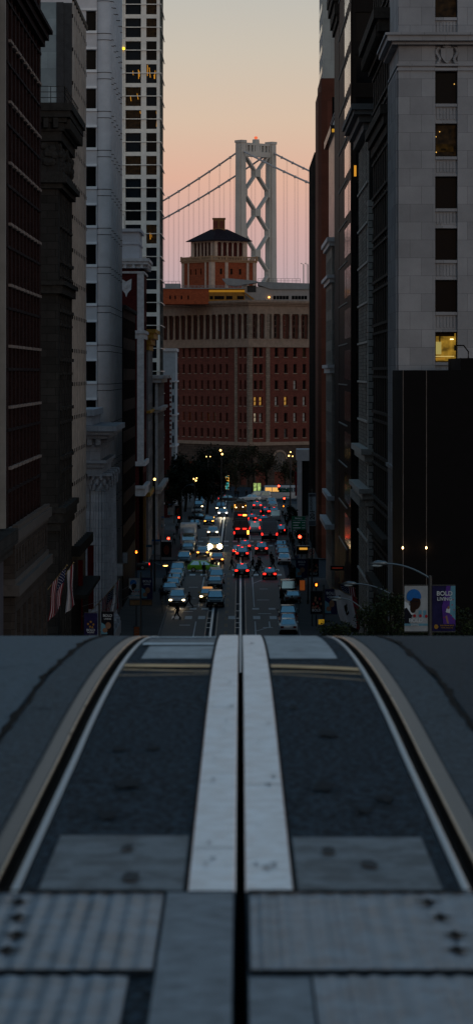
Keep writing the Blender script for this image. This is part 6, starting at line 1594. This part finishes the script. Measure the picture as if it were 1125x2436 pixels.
def streetsign(p0, p1, q0, q1, d, word, lab, extra=None):
    t = thing('street_sign', lab, 'street sign', (px((p0+p1)/2,d), d, pz(q1,d)))
    b = MB(); b.box(px(p0,d), px(p1,d), d-.03, d+.03, pz(q1,d), pz(q0,d)); b.build('panel', GRN, t); rl = t.location
    text_mesh(word, (q1-q0)*.66*d/F, LBL, t, (0, -.05, (pz((q0+q1)/2,d)-rl[2])), bold=.004)
    if extra:
        a, c, e = extra; b = MB(); b.box(px(p0,d), px(p1,d), d-.03, d+.03, pz(c,d), pz(a,d)); b.build('direction_panel', GRN, t)
        b = MB()
        for k, (u0, u1) in enumerate(((.1,.62),(.12,.5),(.1,.66))):
            z = pz(a+(c-a)*(.2+.3*k), d); b.box(px(p0+(p1-p0)*u0,d), px(p0+(p1-p0)*u1,d), d-.045, d-.031, z-.05, z+.05)
            xa = px(p0+(p1-p0)*.84, d); b.box(xa-.2, xa+.1, d-.045, d-.031, z-.03, z+.03); b.prism([(xa+.08, z-.09),(xa+.24, z),(xa+.08, z+.09)], 'y', d-.045, d-.031)
        b.build('direction_lines', LBL, t)
    b = MB(); b.tube([(px(p1+3,d),d+.1,gz(d)),(px(p1+3,d),d+.1,pz(q0-3,d))], .08, 8); b.box(px(p1,d), px(p1+3,d), d+.0, d+.06, pz(q1,d), pz(q1,d)+.1); b.build('post', POLE, t); return t
streetsign(693.5,726.5,1228.5,1237,400,'Battery','green street name sign reading Battery above a green direction board',(1239,1260,0))
streetsign(663,687,1163,1170,560,'Davis','small green street name sign reading Davis in front of the white bus')
# no turn sign
d = 330; t = thing('no_turn_sign', 'white sign with a black turn arrow in a red barred circle', 'road sign', (px(740.5,d), d-.4, gz(d)+.15)); y = d-.42
b = MB(); b.box(px(733,d), px(748,d), y-.02, y+.02, pz(1327,d), pz(1304,d)); b.build('panel', mat('sign_orange_white', (.55,.42,.36), .6), t)
b = MB(); cx_, cz_2 = px(740.5,d), pz(1313,d)
for i in range(20):
    a0, a1 = 2*math.pi*i/20, 2*math.pi*(i+1)/20; b.prism([(cx_+.24*math.cos(a0), cz_2+.24*math.sin(a0)),(cx_+.31*math.cos(a0), cz_2+.31*math.sin(a0)),(cx_+.31*math.cos(a1), cz_2+.31*math.sin(a1)),(cx_+.24*math.cos(a1), cz_2+.24*math.sin(a1))], 'y', y-.035, y-.022)
b.bar((cx_-.2,y-.03,cz_2+.2),(cx_+.2,y-.03,cz_2-.2), .02, .06); b.build('red_ring', mat('sign_red', (.50,.03,.02), .6), t)
b = MB(); b.box(cx_+.02, cx_+.09, y-.03, y-.022, cz_2-.16, cz_2+.05); b.box(cx_-.1, cx_+.09, y-.03, y-.022, cz_2+.02, cz_2+.09); b.prism([(cx_-.18,cz_2+.055),(cx_-.08,cz_2+.14),(cx_-.08,cz_2-.03)], 'y', y-.03, y-.022); b.build('arrow', L1, t)
b = MB(); b.box(cx_-.26, cx_+.26, y-.03, y-.022, pz(1322.5,d), pz(1321.3,d)); b.box(cx_-.22, cx_+.22, y-.03, y-.022, pz(1325.5,d), pz(1324.3,d)); b.build('small_print', L1, t)
b = MB(); b.tube([(cx_,y+.08,gz(d)+.15),(cx_,y+.08,pz(1304,d))], .04, 8); b.build('post', POLE, t)
# flags
FR = mat('flag_red', (.32,.035,.05), .8, 0, .1, 1); FW = mat('flag_white', (.50,.48,.50), .8, 0, .1, 1); FB = mat('flag_blue', (.025,.035,.12), .8, 0, .1, 1)
def flag(p0, q0, p1, q1, d, W, H, kind, lab, ang=0, seed=0):
    # pole from (p0,q0) at the wall to (p1,q1); cloth hangs from the outer part of the pole, folded by its own weight
    t = thing('flag', lab, 'flag', (px(p0,d), d, pz(q0,d))); A_ = Vector((px(p0,d), d, pz(q0,d))); B_ = Vector((px(p1,d), d-.3, pz(q1,d)))
    b = MB(); b.tube([tuple(A_), tuple(B_)], .03, 8); b.ball(tuple(B_), .06, 8, 6); b.build('pole', mat('flag_pole', (.30,.20,.08), .4, .5), t)
    u = (A_-B_).normalized(); nu, nv = 20, 26
    def pt(i, j):
        s_ = i/nu; v = j/nv; top = B_+u*(.08+s_*H); q = top+Vector((ang*v*W*.35*(1-s_*.3), 0, -v*W))
        q += Vector((.10*math.sin(v*5+s_*4+seed)*v, .16*math.sin(s_*11+seed)*(.3+v), .05*math.sin(s_*9))); return q
    parts = {}
    for i in range(nu):
        for j in range(nv):
            s_, v = (i+.5)/nu, (j+.5)/nv
            if kind == 'us': k = 'canton' if (s_ < .54 and v < .42) else ('stripe_red' if int(s_*13) % 2 == 0 else 'stripe_white')
            elif kind == 'bear': k = 'stripe_red' if s_ > .82 else 'field_white'
            else: k = 'stripe_red' if .1 < s_ < .4 else 'field_white'
            b = parts.setdefault(k, MB()); n = len(b.v)
            for di, dj in ((0,0),(1,0),(1,1),(0,1)): b.v.append(tuple(pt(i+di, j+dj)))
            b.f.append((n,n+1,n+2,n+3)); b.m.append(0)
    for k, b in parts.items(): b.build(k, {'c': FB, 's': FR if k == 'stripe_red' else FW, 'f': FW}[k[0]], t, smooth=True, clean=True)
    if kind == 'us':
        b = MB()
        for i in range(5):
            for j in range(5): q = pt(1+i*2, 1+j*2); b.ball((q.x, q.y-.03, q.z), (.03,.01,.03), 5, 3)
        b.build('stars', FW, t)
    if kind == 'bear':
        b = MB()
        for s_, v, r1, r2 in ((.42,.50,.16,.30),(.40,.68,.09,.12),(.54,.38,.05,.12),(.54,.60,.05,.12),(.24,.22,.06,.06)): q = pt(int(s_*nu), int(v*nv)); b.ball((q.x, q.y-.05, q.z), (r1,.03,r2), 8, 5)
        b.build('bear_emblem', mat('bear_brown', (.06,.045,.03), .8), t)
    return t
flag(78,1448,160,1344,200,2.6,1.6,'us','stars and stripes flag hanging from the left facade, larger and farther left',-.40,1.0)
flag(120,1420,176,1338,206,2.9,.8,'other','pale flag hanging right beside the big left stars and stripes flag',0.0,2.2)
flag(215,1455,272,1396,245,2.2,1.3,'us','smaller stars and stripes flag above the crest banners on the left',-.3,.4)
flag(232,1440,285,1378,252,2.4,.7,'other','pale and red flag beside the smaller left stars and stripes flag',-.1,3.0)
flag(846,1400,806,1386,220,2.2,1.2,'us','dark stars and stripes flag on the right, behind the bear flag',.7,.5)
flag(850,1424,792,1398,215,2.4,1.8,'bear','white bear flag with a red lower stripe hanging on the right',.55,1.6)
d = 345
t = thing('rooftop_flag', 'limp stars and stripes flag on a tall white pole on the pale stone building', 'flag', (px(802,d), d, 46.0))
b = MB(); b.tube([(px(802,d),d+1,45.9),(px(802,d),d+1,pz(446,d))], .07, 8); b.build('pole', mat('white_pole', (.6,.6,.62), .5), t)
b = MB(); q = MB()
for i in range(6):
    z1_, z0_ = pz(452+9*i,d), pz(461+9*i,d); w_ = .30+.05*math.sin(i*2); (b if i % 2 else q).prism([(px(802,d)+.05, d+.9),(px(802,d)+.05+w_*.5, d+.75),(px(802,d)+.1+w_, d+.95),(px(802,d)+.05+w_*.5, d+1.1)], 'z', z0_, z1_)
b.build('stripe_red', FR, t); q.build('stripe_white', FW, t)
flag(388,1010,393,1030,470,2.0,.9,'us','tiny stars and stripes flag at the foot of the glass tower',.1,.2)
# odds and ends
def boxsign(name, lab, cat, p0, p1, q0, q1, d, m, th=.2, frame=True, parts=()):
    t = thing(name, lab, cat, (px((p0+p1)/2,d), d, pz(q1,d)))
    b = MB(); b.box(px(p0,d), px(p1,d), d, d+th, pz(q1,d), pz(q0,d)); b.build('panel', m, t, bevel=.02)
    if frame:
        b = MB(); fw = .05
        b.box(px(p0,d)-fw, px(p0,d), d-.03, d+th, pz(q1,d)-fw, pz(q0,d)+fw); b.box(px(p1,d), px(p1,d)+fw, d-.03, d+th, pz(q1,d)-fw, pz(q0,d)+fw); b.box(px(p0,d), px(p1,d), d-.03, d+th, pz(q0,d), pz(q0,d)+fw); b.box(px(p0,d), px(p1,d), d-.03, d+th, pz(q1,d)-fw, pz(q1,d)); b.build('frame', POLE, t)
    for nm, mm, a, c, e, f in parts:
        b = MB(); b.box(px(a,d), px(c,d), d-.03, d-.004, pz(f,d), pz(e,d)); b.build(nm, mm, t)
    return t
EG = mat('lit_kiosk_green', (.4,.5,.15), .5, emit=(.72,1,.30), es=.55, noise=.9, scale=1.5); EO = mat('lit_poster_orange', (.5,.3,.05), .5, emit=(1,.45,.06), es=.6); ET = mat('lit_poster_teal', (.05,.3,.3), .5, emit=(.10,.75,.70), es=.35)
t = boxsign('lit_shop_window', 'brightly lit yellow green display cabinet under the trees at the street end', 'display', 603, 620, 1149, 1179, 640, EG, parts=(('divider', POLE, 610.5, 612.5, 1149, 1179),))
t = boxsign('lit_poster_column', 'glowing orange and teal poster column under the dark left trees', 'advertising column', 536, 545, 1131, 1164, 628, EO, th=.8, parts=(('teal_field', ET, 536.5, 544.5, 1145, 1163.5),('teal_top', ET, 537, 544, 1131.5, 1135)))
for p_, q_, t_ in ((536,1164,0),(603,1179,0)):
    pass
for k, (a, c, e, f, d, m, lb) in enumerate(((186,197,1333,1500,236,mat('red_banner_cloth', (.16,.008,.012), .8),'tall dark red banner hung below the finned office, left one'),(208,223,1298,1450,262,mat('red_banner_cloth', (.16,.008,.012)),'tall dark red banner hung below the bank columns, right one'))):
    t = thing('wall_banner', lb, 'wall banner', (px((a+c)/2,d), d, pz(f,d)), 0, 'long red cloth banners'); b = MB(); b.box(px(a,d), px(c,d), d, d+.03, pz(f,d), pz(e,d)); b.build('cloth', m, t)
    b = MB(); b.bar((px(a,d), d, pz(e,d)+.03), (px(c,d)+.1, d, pz(e,d)+.03), .05); b.build('rod', POLE, t)
boxsign('orange_notice_sign', 'small orange notice board standing at the crest by the left rail', 'notice board', 319, 331, 1492, 1521, 232, mat('orange_board', (.40,.10,.03), .7), th=.05, parts=(('notice_lines', SKP, 321, 329, 1498, 1500),('notice_lines', SKP, 321, 329, 1505, 1507)))
boxsign('tan_sign_board', 'tan double board below the small cap banner on the left', 'sign', 309, 361, 1428, 1440, 266, mat('tan_board', (.34,.20,.10), .7), th=.05)
boxsign('blue_awning_sign', 'long blue sign strip on the left, left of the information banner', 'sign', 339, 361, 1297, 1301, 398, mat('blue_strip', (.03,.15,.24), .6), th=.3)
boxsign('dark_street_sign', 'small dark sign with faint red lettering on the right facade', 'sign', 787, 818, 1347, 1356, 250, mat('dark_sign_face', (.02,.012,.012), .6), th=.06, parts=(('faint_lettering', mat('faint_red', (.3,.06,.04), .6, emit=(1,.1,.05), es=.06), 790, 815, 1350.5, 1352.5),))
boxsign('yellow_road_sign', 'small yellow arrow sign in the bushes right of the street', 'road sign', 757, 771, 1474, 1486, 190, mat('sign_yellow', (.55,.32,.02), .6, emit=(1,.55,.03), es=.12), th=.03, frame=False)
boxsign('orange_poster_case', 'orange and red poster case on the kerb right of the black van', 'poster case', 713, 725, 1381, 1408, 352, mat('poster_red', (.4,.08,.03), .6, emit=(1,.25,.05), es=.10), th=.25)
boxsign('white_utility_cabinet', 'white stepped wall box, upper of two on the left facade', 'wall box', 292, 303, 1316, 1340, 325, mat('box_white', (.5,.5,.52), .7), th=.8)
boxsign('lower_utility_cabinet', 'white stepped wall box, lower of two on the left facade', 'wall box', 277, 292, 1342, 1370, 300, mat('box_white', (.5,.5,.52)), th=.8)
boxsign('dark_bus_shelter', 'dark shelter roof below the yellow lit shop on the right pavement', 'shelter', 706, 735, 1300, 1318, 372, mat('shelter_dark', (.02,.02,.02), .5), th=1.5, parts=(('lit_strip', EO, 712, 731, 1303, 1308),))
# overhead wires on the left near the flags
t = thing('overhead_wires', 'two dark wires strung over the left pavement near the flags', 'wire', (px(200,230), 230, pz(1440,230)))
for (a, e, c, f, d1, d2) in ((195,1443,330,1380,205,262),(195,1467,345,1395,205,268)):
    b = MB(); pts = []
    for i in range(9): s_ = i/8; dd = d1+(d2-d1)*s_; pts.append((px(a+(c-a)*s_,dd), dd, pz(e+(f-e)*s_,dd)-.25*math.sin(math.pi*s_)))
    b.tube(pts, .02, 6); b.build('wire', POLE, t)
# ---------------------------------------------------------------- repeated trim becomes one part per piece
import numpy as np
SPLIT = {'cornice','sill','sill_course','window_sill','window_surround','string_course','ledge','fluted_pilaster','quoined_pier','tower_pilaster','ochre_pier','base_cornice','column_joint','roof_railing','spandrel_ribs','sill_band','lifting_hole','shoe','balcony_ledge','panel_strip','pier','fin','rail','joint_band','brick_band','corner_wall','frieze_relief','light_bar','shopfront','window_band','front_wall','plate_seam','hand_symbol','grille','wall_joint','banner_rod','quoin','post'}
def split_part(o):
    me = o.data; nv = len(me.vertices); par = list(range(nv))
    def fd(a):
        while par[a] != a: par[a] = par[par[a]]; a = par[a]
        return a
    for e in me.edges:
        a, b = fd(e.vertices[0]), fd(e.vertices[1])
        if a != b: par[a] = b
    co = np.empty(nv*3, np.float32); me.vertices.foreach_get('co', co); co = co.reshape(-1, 3)
    ids = np.array([fd(i) for i in range(nv)]); roots, inv = np.unique(ids, return_inverse=True); k = len(roots)
    if k < 2 or k > 900: return
    lo = np.full((k,3), 1e9); hi = np.full((k,3), -1e9); np.minimum.at(lo, inv, co); np.maximum.at(hi, inv, co)
    gap = np.maximum(0, np.maximum(lo[:,None]-hi[None], lo[None]-hi[:,None])).max(axis=2)
    size = (hi-lo).max(axis=1); near = gap < np.maximum(.22, .12*np.maximum(size[:,None], size[None])*0+.22)
    gp = list(range(k))
    def fg(a):
        while gp[a] != a: gp[a] = gp[gp[a]]; a = gp[a]
        return a
    for a, b in zip(*np.nonzero(np.triu(near, 1))):
        a, b = fg(int(a)), fg(int(b))
        if a != b: gp[a] = b
    grp = [fg(i) for i in range(k)]; gs = sorted(set(grp))
    if len(gs) < 2: return
    vg = np.array([gs.index(grp[i]) for i in inv])
    pol = {}
    for p in me.polygons: pol.setdefault(min(int(vg[p.vertices[0]]), 99), []).append(p)
    for g, ps in pol.items():
        mp = {}; vs = []; fs = []
        for p in ps:
            f = []
            for v in p.vertices:
                if v not in mp: mp[v] = len(vs); vs.append(tuple(me.vertices[v].co))
                f.append(mp[v])
            fs.append(f)
        m2 = bpy.data.meshes.new(me.name); m2.from_pydata(vs, [], fs)
        for m in me.materials: m2.materials.append(m)
        c = bpy.data.objects.new(o.name.split('.')[0], m2); COL.objects.link(c); c.parent = o.parent
        if g == 99 and len(gs) > 100: c['kind'] = 'stuff'
    bpy.data.objects.remove(o)
for o in [o for o in bpy.data.objects if o.type == 'MESH' and o.parent and o.name.split('.')[0] in SPLIT and not o.children and (o.data.users == 1)]:
    if o.parent.name.startswith('street_banner') and 'rod' not in o.name: continue
    split_part(o)
